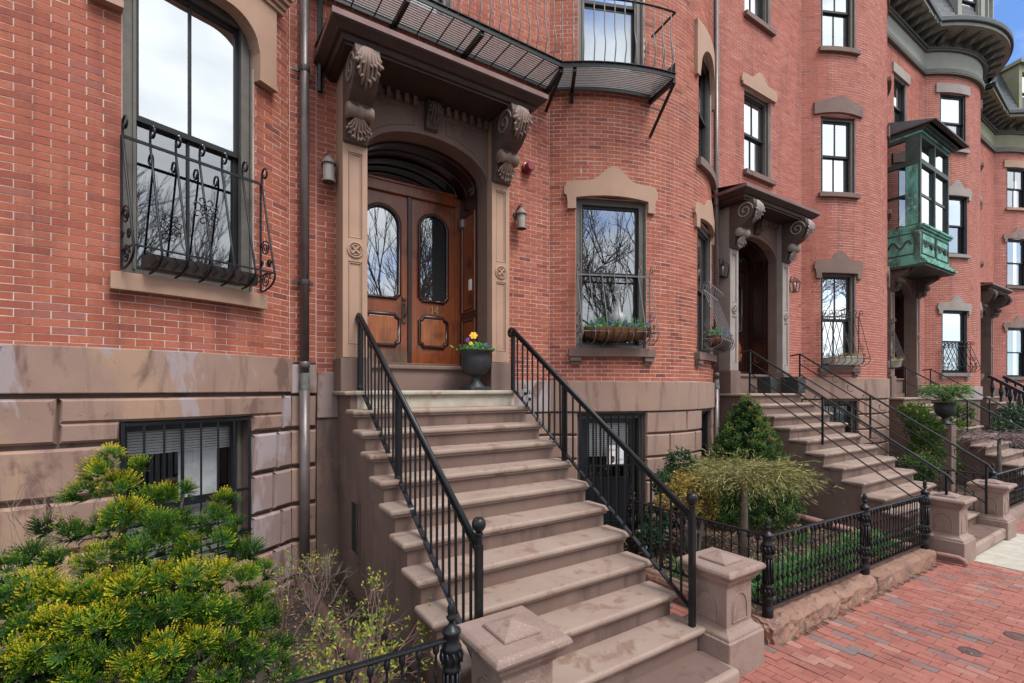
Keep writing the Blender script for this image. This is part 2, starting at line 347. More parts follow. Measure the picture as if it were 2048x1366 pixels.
# ------------------------------------------------------------------ a facade that follows a line in plan: flat, bow, flat
CRS, MOD, JT = .062, .212, .0085
class Wall:
    def __init__(s, xa, cx, rho, ang, xb, yw=6.0, cy=None):
        s.yw, s.cx, s.rho, s.ang = yw, cx, rho, rad(ang); s.cy = cy or yw + rho * math.cos(s.ang)
        h = rho * math.sin(s.ang); s.xl, s.xr, s.xa, s.xb = cx - h, cx + h, xa, xb
        s.s0 = 0.0; s.s1 = s.xl - xa; s.s2 = s.s1 + 2 * rho * s.ang; s.s3 = s.s2 + xb - s.xr
    def sx(s, x): return x - s.xa if x <= s.xl else s.s2 + x - s.xr
    def sa(s, deg): return s.s1 + s.rho * (rad(deg) + s.ang)
    def pos(s, t, d=0.0):                          # point d metres in front of the wall face, and the outward normal
        if t < s.s1: return s.xa + t, s.yw - d, 0.0, -1.0
        if t > s.s2: return s.xr + t - s.s2, s.yw - d, 0.0, -1.0
        a = (t - s.s1) / s.rho - s.ang; n = (math.sin(a), -math.cos(a))
        return s.cx + n[0] * (s.rho + d), s.cy + n[1] * (s.rho + d), n[0], n[1]
    def P(s, t, d, z): q = s.pos(t, d); return (q[0], q[1], z)
    def cuts(s, t0, t1, st=.12):                   # sample points, always at the creases
        k = [t0] + [c for c in (s.s1, s.s2) if t0 + 1e-4 < c < t1 - 1e-4] + [t1]; out = []
        for a, b in zip(k, k[1:]):
            n = 1 if (b <= s.s1 + 1e-6 or a >= s.s2 - 1e-6) else max(1, int(round((b - a) / st)))
            out += [lerp(a, b, i / n) for i in range(n)]
        return out + [t1]
    def ribbon(s, mb, t0, t1, zb, zt, d0, d1, st=.12, ts=None):
        """solid following the wall between heights zb and zt (numbers or functions of t), d0 back to d1 front"""
        fb = zb if callable(zb) else (lambda t: zb); ft = zt if callable(zt) else (lambda t: zt)
        ts = ts or s.cuts(t0, t1, st); vs = []
        for t in ts: vs += [s.P(t, d0, fb(t)), s.P(t, d1, fb(t)), s.P(t, d1, ft(t)), s.P(t, d0, ft(t))]
        n = len(ts); fs = [(0, 3, 2, 1), (4 * n - 4, 4 * n - 3, 4 * n - 2, 4 * n - 1)]
        for i in range(n - 1):
            a, b = 4 * i, 4 * i + 4
            fs += [(a + j, b + j, b + (j + 1) % 4, a + (j + 1) % 4)[::-1] for j in range(4)]
        mb.add(vs, fs); return mb
    def block(s, mb, t0, t1, z0, z1, d0, d1, bev):
        """a dressed stone with chamfered edges"""
        ts = s.cuts(t0, t1, .15); k = len(ts); vs = []; fs = []
        rows = [(z0, d0, 0), (z0, d1 - bev, 0), (z0 + bev, d1, 1), (z1 - bev, d1, 1), (z1, d1 - bev, 0), (z1, d0, 0)]
        for z, d, ins in rows:
            for i, t in enumerate(ts):
                tt = t + (bev if i == 0 else -bev if i == k - 1 else 0) * ins
                vs.append(s.P(tt, d, z))
        for r in range(5):
            for i in range(k - 1): fs.append((r * k + i, r * k + i + 1, (r + 1) * k + i + 1, (r + 1) * k + i))
        fs += [(0, k, 2 * k, 3 * k, 4 * k, 5 * k), tuple(r * k + k - 1 for r in (5, 4, 3, 2, 1, 0))]
        mb.add(vs, fs); return mb
    def backing(s, name, m, parent, t0, t1, z0, z1, holes, d=-.0016):
        mb = MB(); ts = sorted(set([round(t, 5) for t in s.cuts(t0, t1, .1)] + [round(h[i], 5) for h in holes for i in (0, 1) if t0 < h[i] < t1]))
        zs = sorted(set([z0, z1] + [h[i] for h in holes for i in (2, 3) if z0 < h[i] < z1]))
        for a, b in zip(ts, ts[1:]):
            for c, e in zip(zs, zs[1:]):
                tm, zm = (a + b) / 2, (c + e) / 2
                if any(h[0] < tm < h[1] and h[2] < zm < h[3] for h in holes): continue
                mb.add([s.P(a, d, c), s.P(b, d, c), s.P(b, d, e), s.P(a, d, e)], [(0, 1, 2, 3)])
        for h in holes:                            # the thickness of the wall round each opening
            q = [(h[0], h[2]), (h[1], h[2]), (h[1], h[3]), (h[0], h[3])]
            for i in range(4):
                (a, c), (b, e) = q[i], q[(i + 1) % 4]
                mb.add([s.P(a, d, c), s.P(b, d, e), s.P(b, -.34, e), s.P(a, -.34, c)], [(0, 1, 2, 3)])
        return mb.build(name, m, parent, fix=False)
    def bricks(s, house, wallobj, t0, t1, z0, z1, holes, m, keep=300, phase=0.0):
        segs = [(max(t0, a), min(t1, b)) for a, b in ((0, s.s1), (s.s1, s.s2), (s.s2, s.s3)) if min(t1, b) - max(t0, a) > .03]
        out = []; k = 0; z = z0
        while z + CRS <= z1 + .03:
            zm = z + CRS / 2
            for sa, sb in segs:
                free = [(sa, sb)]
                for h in holes:
                    if h[2] < zm < h[3]:
                        free = [p for a, b in free for p in ((a, min(b, h[0])), (max(a, h[1]), b)) if p[1] - p[0] > .02]
                for a, b in free:
                    off = (k % 2) * MOD / 2 + phase
                    t = a
                    while t < b - .012:
                        e = min(b, (math.floor((t - off) / MOD + 1e-6) + 1) * MOD + off)
                        if b - e < .025: e = b
                        if e - t > .02: out.append((t + JT / 2, e - JT / 2, z + JT / 2, z + CRS - JT / 2))
                        t = e
            z += CRS; k += 1
        def size(q):
            p = s.P((q[0] + q[1]) / 2, 0, (q[2] + q[3]) / 2); c = px(*p)
            if not c or not (0 < c[0] < 2048 and 0 < c[1] < 1366): return 0
            nn = s.pos((q[0] + q[1]) / 2); fc = abs(nn[2] * p[0] + nn[3] * p[1]) / math.hypot(p[0], p[1])
            return (q[1] - q[0]) * fc / c[2] ** 2
        out.sort(key=size, reverse=True)
        rr = random.Random(3 + len(out))
        tone = lambda: min(1, max(0, rr.gauss(.5, .22)))
        if keep:
            vars_ = []
            for i in range(14):
                b = MB(); b.box(-.5, .5, -.5, .5, -.5, .5)
                b.r = [tone()] * 6; me = b.mesh('brick', True); me.materials.append(MT[m]); vars_.append(me)
        for q in out[:keep]:
            t = (q[0] + q[1]) / 2; x, y, nx, ny = s.pos(t, -.014 + rr.uniform(0, .0022))
            o = bpy.data.objects.new('brick', rr.choice(vars_)); COL.objects.link(o); o.parent = wallobj
            o.location = (x, y, (q[2] + q[3]) / 2); o.rotation_euler = (rr.gauss(0, .003), rr.gauss(0, .004), math.atan2(nx, -ny)); o.scale = (q[1] - q[0], .03, q[3] - q[2])
        mb = MB()
        for q in out[keep:]:
            f = rr.uniform(0, .0022); a, b, c, e = q; zj = rr.gauss(0, .0008)
            vs = [s.P(a, f, c + zj), s.P(b, f, c + zj), s.P(b, f, e + zj), s.P(a, f, e + zj), s.P(a, -.012, c + zj), s.P(b, -.012, c + zj), s.P(b, -.012, e + zj), s.P(a, -.012, e + zj)]
            mb.add(vs, [(0, 1, 2, 3), (0, 4, 5, 1), (1, 5, 6, 2), (2, 6, 7, 3), (3, 7, 4, 0)], tone())
        if mb.f: tag(mb.build('brickwork', m, house, attrib=True), kind='stuff')
    def frame(s, tm):
        """local axes of an opening centred at tm: along the wall, out of the wall"""
        x, y, nx, ny = s.pos(tm)
        return lambda u, o, z: (x - ny * u + nx * o, y + nx * u + ny * o, z)

def window(house, M, w, z0, z1, frm='frame', sash='sash', glass='glass', lower=None, cover=None, muntin=True, depth=.13, casing=.075, label=None):
    """double-hung window in local axes M(u, out, z): frame > sashes, panes, blind"""
    h = w / 2; o0 = -depth; zm = (z0 + z1) / 2
    mb = MB()
    mb.box(-h, -h + casing, o0 - .10, o0 + .02, z0, z1, M); mb.box(h - casing, h, o0 - .10, o0 + .02, z0, z1, M)
    mb.box(-h + casing, h - casing, o0 - .10, o0 + .018, z1 - casing, z1, M); mb.box(-h + casing, h - casing, o0 - .10, o0 + .035, z0, z0 + .055, M)
    for sgn in (-1, 1):
        mb.box(sgn * (h - casing) - .012, sgn * (h - casing) + .012, o0 - .02, o0 + .034, z0 + .056, z1 - casing, M)
        mb.box(sgn * (h - .012) - .012, sgn * (h - .012) + .0119, o0 + .0201, o0 + .045, z0 + .004, z1 - .003, M)
    wo = mb.build('window', frm, house)
    if label: wo['label'] = label
    a, b = -h + casing, h - casing; t = .048
    for (c, e, oo, g) in ((zm - .02, z1 - casing, o0 - .02, glass), (z0 + .055, zm + .025, o0 - .06, lower or glass)):
        q = MB()
        q.box(a, a + t, oo - .035, oo, c, e, M); q.box(b - t, b, oo - .035, oo, c, e, M)
        q.box(a + t, b - t, oo - .035, oo - .001, c, c + t * 1.05, M); q.box(a + t, b - t, oo - .035, oo - .001, e - t, e, M)
        if muntin: q.box(-.011, .011, oo - .030, oo - .004, c + t, e - t, M)
        q.build('sash', sash, wo)
        parts = ((a + t, -.011), (.011, b - t)) if muntin else ((a + t, b - t),)
        for p0, p1 in parts:
            tilt = RN.uniform(-.0015, .0015)
            MB().add([M(p0, oo - .02 + tilt, c + t), M(p1, oo - .02, c + t), M(p1, oo - .02 - tilt, e - t), M(p0, oo - .02, e - t)], [(0, 1, 2, 3)]).build('pane', g, wo, fix=False)
    if cover:
        kind, f0, f1 = cover; c0, c1 = lerp(z0, z1, f0), lerp(z0, z1, f1); q = MB()
        if kind == 'slats':
            zz = c0
            while zz < c1:
                q.add([M(a, -depth - .115, zz), M(b, -depth - .115, zz), M(b, -depth - .104, zz + .022), M(a, -depth - .104, zz + .022)], [(0, 1, 2, 3)]); zz += .026
            q.build('blind', 'white_blind', wo, fix=False)
        else:
            n = 26; vs = []
            for i in range(n + 1):
                u = lerp(a, b, i / n); oo = -depth - .17 + .018 * math.sin(i * 1.9) if kind == 'curtain' else -depth - .15
                vs += [M(u, oo, c0), M(u, oo, c1)]
            q.add(vs, [(2 * i, 2 * i + 2, 2 * i + 3, 2 * i + 1) for i in range(n)]).build('curtain' if kind == 'curtain' else 'roller_blind', 'curtain' if kind == 'curtain' else 'white_blind', wo, fix=False)
    return wo

def ear_lintel(W, house, t0, t1, zb, zt, peak, m='stone_trim', ear=.17, drop=.10, out=.055, head=.0):
    """pedimented window head: shaped top with a hump, drop ears at both ends"""
    tm = (t0 + t1) / 2; h = (t1 - t0) / 2; H = h + ear
    def top(t):
        u = abs(t - tm) / H
        if u > .94: return lerp(zt, zt - .10, (u - .94) / .06)
        if u < .46: return zt + .02 + (peak - zt - .02) * (.5 + .5 * math.cos(math.pi * u / .46)) ** .9
        return zt + .02 * (1 - u)
    e_ = h + ear * .72
    def bot(t):
        u = abs(t - tm)
        if u < h: return zb + head * (1 - (u / h) ** 2)
        if u <= e_: return zb - drop
        f = (u - e_) / (H - e_); return lerp(zb - drop * .3, top(t) - .09, min(1, f) ** .6)
    ts = sorted(set([tm - H + 2 * H * i / 44 for i in range(45)] + [tm + sg * (q + e) for sg in (-1, 1) for q in (h, e_) for e in (-1e-4, 1e-4)]))
    mb = MB(); W.ribbon(mb, tm - H, tm + H, bot, top, -.03, out, ts=ts)
    return mb.build('lintel', m, house)
def sill(W, house, t0, t1, zt, th=.11, out=.10, ext=.10, m='stone_trim', feet=False):
    mb = MB(); W.ribbon(mb, t0 - ext, t1 + ext, zt - th, zt, -.16, out, .1)
    if feet:
        for tt in (t0 - ext + .10, t1 + ext - .10):
            W.ribbon(mb, tt - .085, tt + .085, zt - th - .07, zt - th - .001, -.03, out - .02, .1)
            W.ribbon(mb, tt - .07, tt + .07, zt - th - .125, zt - th - .071, -.03, out - .055, .1)
    return mb.build('sill', m, house, bevel=.006)

def guard(name, label, M, w, z0, z1, n=7, o_top=.03, o_bot=.34, m='iron_grey', r=.0075, flower=True, belly=.16, group='window guards'):
    """bellied window guard: curled bars, two rails, scrolled sides, a flower of scrolls"""
    base = M(0, 0, z0); g = thing(name, label, 'window guard', base, group)
    H = z1 - z0; cr_ = .055
    def bar(u):
        p = [(u, o_top + cr_ - cr_ * (1 - .035 * i) * math.cos(2 * math.pi * i / 13), z1 + .03 + cr_ * 1.15 * (1 - .035 * i) * math.sin(2 * math.pi * i / 13)) for i in range(14)][::-1]
        p.append((u, o_top, z1 - .06))
        p += [(u, lerp(o_top, o_bot, t), lerp(z1 - .06, z0 + belly, t)) for t in (.25, .5, .75, 1)]
        for i in range(1, 7):
            a = math.pi / 2 * i / 6; p.append((u, o_bot - (o_bot - .04) * (1 - math.cos(a)) * 1.0, z0 + belly - belly * math.sin(a)))
        return [M(*q) for q in p]
    for i in range(n):
        u = lerp(-w / 2, w / 2, i / (n - 1)); smoothmesh(MB().tube(bar(u), r, 5).build('bar', m, g))
    MB().box(-w / 2, w / 2, o_top - .006, o_top + .010, z1 - .075, z1 - .05, M).build('top_rail', m, g)
    zb = z0 + belly + .02; ob = lerp(o_top, o_bot, (z1 - .06 - zb) / (z1 - .06 - z0 - belly))
    MB().box(-w / 2, w / 2, ob - .02, ob + .004, zb, zb + .012, M).build('bottom_rail', m, g)
    for u in (-w / 2, w / 2):
        q = MB(); q.box(u - .008, u + .008, o_top - .03, o_top - .012, z0, z1 - .05, M); q.box(u - .006, u + .006, o_top - .02, ob, zb, zb + .012, M); q.build('side_frame', m, g)
    def scroll(cu, co, cz, r0, turns=2.1, s=1):
        return [M(cu, co + s * r0 * (1 - i / 26) * math.cos(turns * 2 * math.pi * i / 22), cz + r0 * (1 - i / 26) * math.sin(turns * 2 * math.pi * i / 22)) for i in range(23)]
    for u in (-w / 2, w / 2):
        for co, cz, r0, s_ in ((.13, z0 + .11, .085, 1), (.115, z0 + .44, .085, -1), (.19, z0 + .27, .045, 1), (.05, z0 + .29, .03, 1)):
            if o_bot < .25: co, r0 = co * .7, r0 * .7
            smoothmesh(MB().tube(scroll(u, co, cz, r0, 2.1, s_), r * .7, 4).build('scroll', m, g))
    if flower:
        zc = z0 + H * .53; t = (z1 - .06 - zc) / (z1 - .06 - z0 - belly); oc = lerp(o_top, o_bot, t) + .012
        for i in range(8):
            a = 2 * math.pi * (i + .5) / 8; cu, cz = .085 * math.cos(a), .085 * math.sin(a) * 1.25
            pts = [M(cu + .042 * math.cos(a + 2.6 + k * .5) * (1 - k / 16), oc + (-cz) * .18, zc + cz + .042 * math.sin(a + 2.6 + k * .5) * (1 - k / 16)) for k in range(12)]
            smoothmesh(MB().tube([M(.012 * math.cos(a), oc, zc + .02 * math.sin(a))] + pts, r * .55, 4).build('rosette_scroll', m, g))
    return g
# ------------------------------------------------------------------ entrance pieces
def ogee_leaf(parent, xc, w, path, m, lobes=7, rr=.026, name='acanthus_leaf'):
    """carved leaf: fingers fanning down a curved face given as (y, z) points"""
    mb = MB(); k = len(path) - 1
    def at(t):
        t = min(max(t, 0), 1) * k; i = min(int(t), k - 1); a, b = path[i], path[i + 1]
        return lerp(a[0], b[0], t - i), lerp(a[1], b[1], t - i)
    for j in range(lobes):
        q = (j - (lobes - 1) / 2) / ((lobes - 1) / 2); te = 1 - .42 * abs(q) ** 1.6
        pts, rs = [], []
        for i in range(9):
            t = te * i / 8; y, z = at(t); sp = .30 + .70 * math.sin(min(1, t * 1.5) * math.pi / 2)
            x = xc + q * w / 2 * sp; lift = .010 + .016 * math.sin(math.pi * t) + (.030 if i == 8 else .012 if i == 7 else 0)
            pts.append((x, y - lift, z + (.01 if i == 8 else 0))); rs.append(rr * (.35 + .62 * math.sin(math.pi * (i + 1.2) / 10)) * (1 - .15 * abs(q)))
        mb.tube(pts, rs, 6)
        for i in (4, 6):
            x, y, z = pts[i]; mb.tube([(x, y, z), (x + .028 * (1 if q >= 0 else -1), y - .012, z - .03), (x + .034 * (1 if q >= 0 else -1), y - .022, z - .05)], [rr * .6, rr * .55, rr * .15], 5)
    o = mb.build(name, m, parent); smoothmesh(o); return o
def bracket(H, xc, yc, w=.27, ztop=3.64, big=1.0, m='carved', md='carved_shade'):
    """scrolled console carrying the hood"""
    prof = [(0, ztop), (.50, ztop), (.535, ztop - .10), (.525, ztop - .20), (.46, ztop - .32), (.36, ztop - .41), (.27, ztop - .455), (.235, ztop - .475), (.235, ztop - .50), (.16, ztop - .52), (.12, ztop - .70), (.07, ztop - .84), (0, ztop - .86)]
    prof = [(o * big, z) for o, z in prof]
    mb = MB(); mb.prism(prof, lambda o, z: (xc - w / 2, yc - o, z), lambda o, z: (xc + w / 2, yc - o, z))
    b = mb.build('console_bracket', md, H, bevel=.006)
    roll = [(.075, -w / 2 - .012), (.088, -w / 2 + .01), (.07, -w / 2 + .045), (.062, -.03), (.078, -.02), (.078, .02), (.062, .03), (.07, w / 2 - .045), (.088, w / 2 - .01), (.075, w / 2 + .012)]
    smoothmesh(MB().lathe(roll, (xc, yc - .205 * big, ztop - .565), 14, axis='x').build('scroll_roll', m, b))
    ogee_leaf(b, xc, w * .95, [(yc - .505 * big, ztop - .02), (yc - .54 * big, ztop - .11), (yc - .53 * big, ztop - .21), (yc - .465 * big, ztop - .33), (yc - .37 * big, ztop - .42)], m)
    ogee_leaf(b, xc, w * .9, [(yc - .21 * big, ztop - .63), (yc - .165 * big, ztop - .70), (yc - .12 * big, ztop - .78), (yc - .105 * big, ztop - .86)], m, 7, .017)
    for sx in (-1, 1):                              # spiral on each cheek
        x = xc + sx * (w / 2 + .004)
        pts = [(x, yc - (.33 + .17 * (1 - i / 30) * math.cos(i * .42)) * big, ztop - .19 + .17 * (1 - i / 30) * math.sin(i * .42)) for i in range(28)]
        smoothmesh(MB().tube(pts, .014, 5).build('cheek_spiral', m, b))
    return b
def arch_z(u, zs, rise): return zs + rise * math.sqrt(max(0, 1 - u * u))
def door_leaf(H, x0, x1, y, z0, z1, gb, gt, m='wood', worn=False, number=None, handle=None):
    w = x1 - x0; st = .135; a, b = x0 + st, x1 - st; r = (b - a) / 2; xc = (a + b) / 2; zs = gt - r
    mb = MB(); mb.box(x0 + .003, a, y, y + .045, z0, z1); mb.box(b, x1 - .003, y, y + .045, z0, z1); mb.box(a + .0001, b - .0001, y + .0005, y + .045, z0, gb)
    n = 14; vs = []
    for i in range(n + 1):
        x = lerp(a, b, i / n); zz = zs + math.sqrt(max(0, r * r - (x - xc) ** 2)); vs += [(x, y + .0005, zz), (x, y + .0005, z1), (x, y + .045, zz), (x, y + .045, z1)]
    mb.add(vs, [f for i in range(n) for f in ((4 * i, 4 * i + 4, 4 * i + 5, 4 * i + 1), (4 * i, 4 * i + 2, 4 * i + 6, 4 * i + 4))])
    d = mb.build('door', m, H)
    k = .055
    out = [(a + k, gb)] + [(a + k * math.cos(t), gb + k * math.sin(t)) for t in (.5, 1.0, math.pi / 2)] + [(a, zs)] + [(xc - r * math.cos(math.pi * i / 16), zs + r * math.sin(math.pi * i / 16)) for i in range(1, 16)] + [(b, zs), (b, gb + k)] + [(b - k * math.cos(t), gb + k * math.sin(t)) for t in (1.0, .5)] + [(b - k, gb), (a + k, gb)]
    smoothmesh(MB().tube([(p, y - .008, q) for p, q in out], .024, 6, False).build('glass_moulding', 'wood_dark', d))
    smoothmesh(MB().tube([(xc + (p - xc) * 1.10, y - .002, gb + (q - gb) * 1.03 - .012) for p, q in out], .012, 5, False).build('outer_moulding', m, d))
    poly = [(p, q) for p, q in out[:-1]]
    MB().add([(p, y + .02, q) for p, q in poly], [tuple(range(len(poly)))]).build('pane', 'glass_door', d, fix=False)
    p0, p1 = z0 + .235, gb - .225; k = .06
    oc = []
    for cx_, cz_, t0 in ((a, p1, 0), (b, p1, 1), (b, p0, 2), (a, p0, 3)):
        for t in (0, .25, .5, .75, 1):
            ang = -math.pi / 2 * t0 + math.pi * 1.5 + math.pi / 2 * t
            oc.append((cx_ + k * math.cos(ang + (0)) , cz_ + k * math.sin(ang)))
    oc = []
    for (cx_, cz_, s0, s1) in ((a, p0, 90, 0), (b, p0, 180, 90), (b, p1, 270, 180), (a, p1, 360, 270)):
        for t in range(5):
            an = rad(lerp(s0, s1, t / 4)); oc.append((cx_ + k * math.cos(an), cz_ + k * math.sin(an)))
    smoothmesh(MB().tube([(p, y - .008, q) for p, q in oc + oc[:1]], .022, 6, False).build('panel_moulding', 'wood_dark', d))
    cx_, cz_ = (a + b) / 2, (p0 + p1) / 2
    MB().prism([(cx_ + (p - cx_) * .88, cz_ + (q - cz_) * .86) for p, q in oc], lambda p, q: (p, y - .012, q), lambda p, q: (p, y + .004, q)).build('panel', 'wood_h', d, bevel=.004)
    if worn: MB().box(x0 + .004, x1 - .004, y - .004, y - .0005, z0, z0 + .17).build('kick_board', 'wood_worn', d)
    return d
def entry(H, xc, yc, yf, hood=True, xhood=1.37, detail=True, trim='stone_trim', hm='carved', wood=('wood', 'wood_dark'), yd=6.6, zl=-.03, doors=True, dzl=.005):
    hw, cw = 1.125, .28; iw = hw - cw; zs, rise, zt = 2.80, .43, 3.64
    for sg in (-1, 1):
        x0, x1 = sorted((xc + sg * hw, xc + sg * iw)); xm = (x0 + x1) / 2
        mb = MB(); mb.box(x0, x1, yc + .018, 6.03, zl + .38, 2.80); mb.box(x0 + .01, x1 - .01, yc + .03, 6.03, 2.80, zt)
        s_ = .062
        for z0, z1 in ((zl + .38, 2.80),):
            mb.box(x0 - .0, x0 + s_, yc, yc + .0179, z0, z1 - .0); mb.box(x1 - s_, x1, yc, yc + .0179, z0, z1)
        for z0, z1 in ((zl + .38, .50), (1.45, 1.72), (2.70, 2.80)): mb.box(x0 + s_, x1 - s_, yc + .0005, yc + .0178, z0, z1)
        p = mb.build('pilaster', trim, H, bevel=.003)
        for z0, z1 in ((.50, 1.45), (1.72, 2.70)):
            q = MB(); a, b = x0 + s_ + .012, x1 - s_ - .012
            for c0, c1 in (((a, z0 + .012), (b, z0 + .012)), ((b, z0 + .012), (b, z1 - .012)), ((b, z1 - .012), (a, z1 - .012)), ((a, z1 - .012), (a, z0 + .012))):
                q.tube([(c0[0], yc + .012, c0[1]), (c1[0], yc + .012, c1[1])], .008, 5)
            q.build('panel_moulding', trim, p)
        ring = MB(); ring.lathe([(.0, -.012), (.094, -.012), (.094, .012), (.084, .018), (.074, .012), (.074, .003), (0, .003)], (xm, yc, 1.585), 24, axis='y', cap=False)
        for k in range(4):
            an = rad(45 + 90 * k); ring.tube([(xm, yc - .01, 1.585), (xm + .06 * math.cos(an), yc - .014, 1.585 + .06 * math.sin(an))], [.012, .017], 5)
            ring.tube([(xm + .06 * math.cos(an + t), yc - .012, 1.585 + .06 * math.sin(an + t)) for t in (.35, .8, 1.25)], .008, 5)
        ring.build('rosette', trim, p)
        MB().box(x0 - .028, x1 + .028, yc - .03, 6.03, zl - dzl, zl + .372).build('plinth', 'stone_b', H, bevel=.008)
        if detail: bracket(H, xm, yc + .03, m=hm)
        MB().box(*sorted((xc + sg * (iw - .005), xc + sg * (iw - .0005))), yc + .13, 6.045, zl, zs).build('stone_reveal', 'stone_b', H)
        # panelled wooden side of the porch
        xj = xc + sg * (iw - .008); j = MB(); j.box(*sorted((xj, xj + sg * .05)), 6.046, yd + .1, zl, zs)
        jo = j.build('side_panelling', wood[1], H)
        for z0, z1 in ((.45, 1.0), (1.12, 2.55)):
            q = MB(); ya, yb = 6.12, yd - .1; xx = xj - sg * .006
            q.tube([(xx, ya, z0), (xx, yb, z0), (xx, yb, z1), (xx, ya, z1), (xx, ya, z0)], .014, 5); q.box(*sorted((xj - sg * .008, xj)), ya + .04, yb - .04, z0 + .04, z1 - .04); q.build('panel', wood[0], jo)
    # spandrel with the elliptical arch
    mb = MB(); n = 28; vs = []
    for i in range(n + 1):
        u = lerp(-1, 1, i / n); u = math.sin(u * math.pi / 2); x = xc + u * iw; za = arch_z(u, zs, rise)
        vs += [(x, yc + .13, za), (x, yc + .13, zt), (x, 6.04, za), (x, 6.04, zt)]
    mb.add(vs, [f for i in range(n) for f in ((4 * i, 4 * i + 4, 4 * i + 5, 4 * i + 1), (4 * i, 4 * i + 2, 4 * i + 6, 4 * i + 4))])
    sp = mb.build('arch_spandrel', 'stone_b', H, fix=False)
    for sg in (-1, 1):
        pts = [(xc + sg * (iw - .06), zs + .2), (xc + sg * (iw - .06), zt - .16), (xc + sg * .22, zt - .16)]
        cur = [(xc + sg * u * iw, arch_z(u, zs + .07, rise + .02)) for u in (.26, .4, .55, .7, .82, .90)]
        q = [pts[2]] + cur + [pts[0]]
        ring = [(pts[1][0], yc + .128, pts[1][1])] + [(a, yc + .128, b) for a, b in q] + [(pts[1][0], yc + .128, pts[1][1])]
        MB().tube(ring, .008, 4).build('spandrel_moulding', 'stone_b', sp)
    for i in range(15):
        x = lerp(xc - iw + .05, xc + iw - .05, i / 14)
        if abs(x - xc) > .13: MB().box(x - .026, x + .026, yc + .06, yc + .1299, zt - .105, zt).build('dentil', 'stone_b', sp)
    ky = MB(); ky.prism([(0, zt - .02), (.14, zt - .03), (.16, zt - .12), (.10, zt - .25), (.06, zt - .34), (0, zt - .36)], lambda o, z: (xc - .085, yc + .13 - o, z), lambda o, z: (xc + .085, yc + .13 - o, z))
    kk = ky.build('keystone', 'carved_shade', H, bevel=.005)
    ogee_leaf(kk, xc, .16, [(yc - .02, zt - .04), (yc - .035, zt - .12), (yc + .02, zt - .24), (yc + .06, zt - .34)], 'carved_shade', 5, .016)
    # vaulted wooden soffit, ribs, fanlight, transom, doors
    mb = MB(); vs = []
    for i in range(n + 1):
        u = math.sin(lerp(-1, 1, i / n) * math.pi / 2); vs += [(xc + u * iw, 6.041, arch_z(u, zs, rise)), (xc + u * iw, yd + .1, arch_z(u, zs, rise))]
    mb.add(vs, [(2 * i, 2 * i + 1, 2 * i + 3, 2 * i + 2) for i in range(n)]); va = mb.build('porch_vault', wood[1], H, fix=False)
    for y in (6.12, 6.36):
        smoothmesh(MB().tube([(xc + math.sin(lerp(-1, 1, i / n) * math.pi / 2) * (iw - .01), y, arch_z(math.sin(lerp(-1, 1, i / n) * math.pi / 2), zs, rise) - .006) for i in range(n + 1)], .012, 6).build('vault_rib', wood[1], va))
    fr = MB(); fr.box(xc - iw + .005, xc - iw + .085, yd - .02, yd + .08, zl, zs + .05); fr.box(xc + iw - .085, xc + iw - .005, yd - .02, yd + .08, zl, zs + .05)
    fr.box(xc - iw + .085, xc + iw - .085, yd - .05, yd + .08, 2.72, 2.87); fr.box(xc - iw + .085, xc + iw - .085, yd - .07, yd + .03, 2.855, 2.89)
    fo = fr.build('door_frame', wood[0], H, bevel=.006)
    fw = iw - .07; pts = [(xc + fw * math.cos(math.pi * i / 24), 2.875 + .325 * math.sin(math.pi * i / 24)) for i in range(25)]
    smoothmesh(MB().tube([(a, yd - .01, b) for a, b in pts], .024, 6).build('fanlight_frame', wood[1], fo))
    MB().add([(a, yd + .01, b) for a, b in pts], [tuple(range(25))]).build('fanlight_pane', 'glass_door', fo, fix=False)
    q = MB()
    for i in range(24):
        (a, b), (c, e) = pts[i], pts[i + 1]; ua, uc = min(1, max(-1, (a - xc) / iw)), min(1, max(-1, (c - xc) / iw))
        q.add([(a, yd, b), (c, yd, e), (c, yd, arch_z(uc, zs, rise) + .02), (a, yd, arch_z(ua, zs, rise) + .02)], [(0, 1, 2, 3)])
    q.build('fanlight_surround', wood[1], fo, fix=False)
    th = MB(); th.box(xc - iw - .02, xc + iw + .02, 6.06, 7.0, zl - .6, .245); th.build('threshold_riser', 'stone_b', H)
    MB().box(xc - iw + .002, xc + iw - .002, 6.02, 7.0, .245, .30).build('threshold', 'stone_b', H, bevel=.015, seg=3)
    MB().box(xc - iw + .05, xc + iw - .05, yd - .1, yd + .1, .30, .352).build('wooden_sill', 'wood_worn', H, bevel=.006)
    if hood:
        rings = [(.17, 3.64), (.17, 3.66), (.14, 3.668), (.125, 3.70), (.12, 3.715), (.085, 3.722), (.06, 3.745), (.025, 3.775), (.012, 3.785), (.004, 3.80)]
        mb = MB(); vs = []
        for o, z in rings: vs += [(xc - xhood + o, 6.02, z), (xc - xhood + o, yf + o, z), (xc + xhood - o, yf + o, z), (xc + xhood - o, 6.02, z)]
        k = len(rings); mb.add(vs, [(4 * i + j, 4 * i + j + 1, 4 * i + j + 5, 4 * i + j + 4) for i in range(k - 1) for j in range(3)] + [(0, 3, 2, 1)])
        h = mb.build('hood', 'canopy', H, fix=False)
        MB().box(xc - xhood, xc + xhood, yf, 6.03, 3.80, 3.86).build('hood_flashing', 'canopy_edge', h)
        MB().add([(xc - xhood + .01, yf + .01, 3.8605), (xc + xhood - .01, yf + .01, 3.8605), (xc + xhood - .01, 6.0, 4.0), (xc - xhood + .01, 6.0, 4.0)], [(0, 1, 2, 3)]).build('hood_top', 'canopy_edge', h, fix=False)

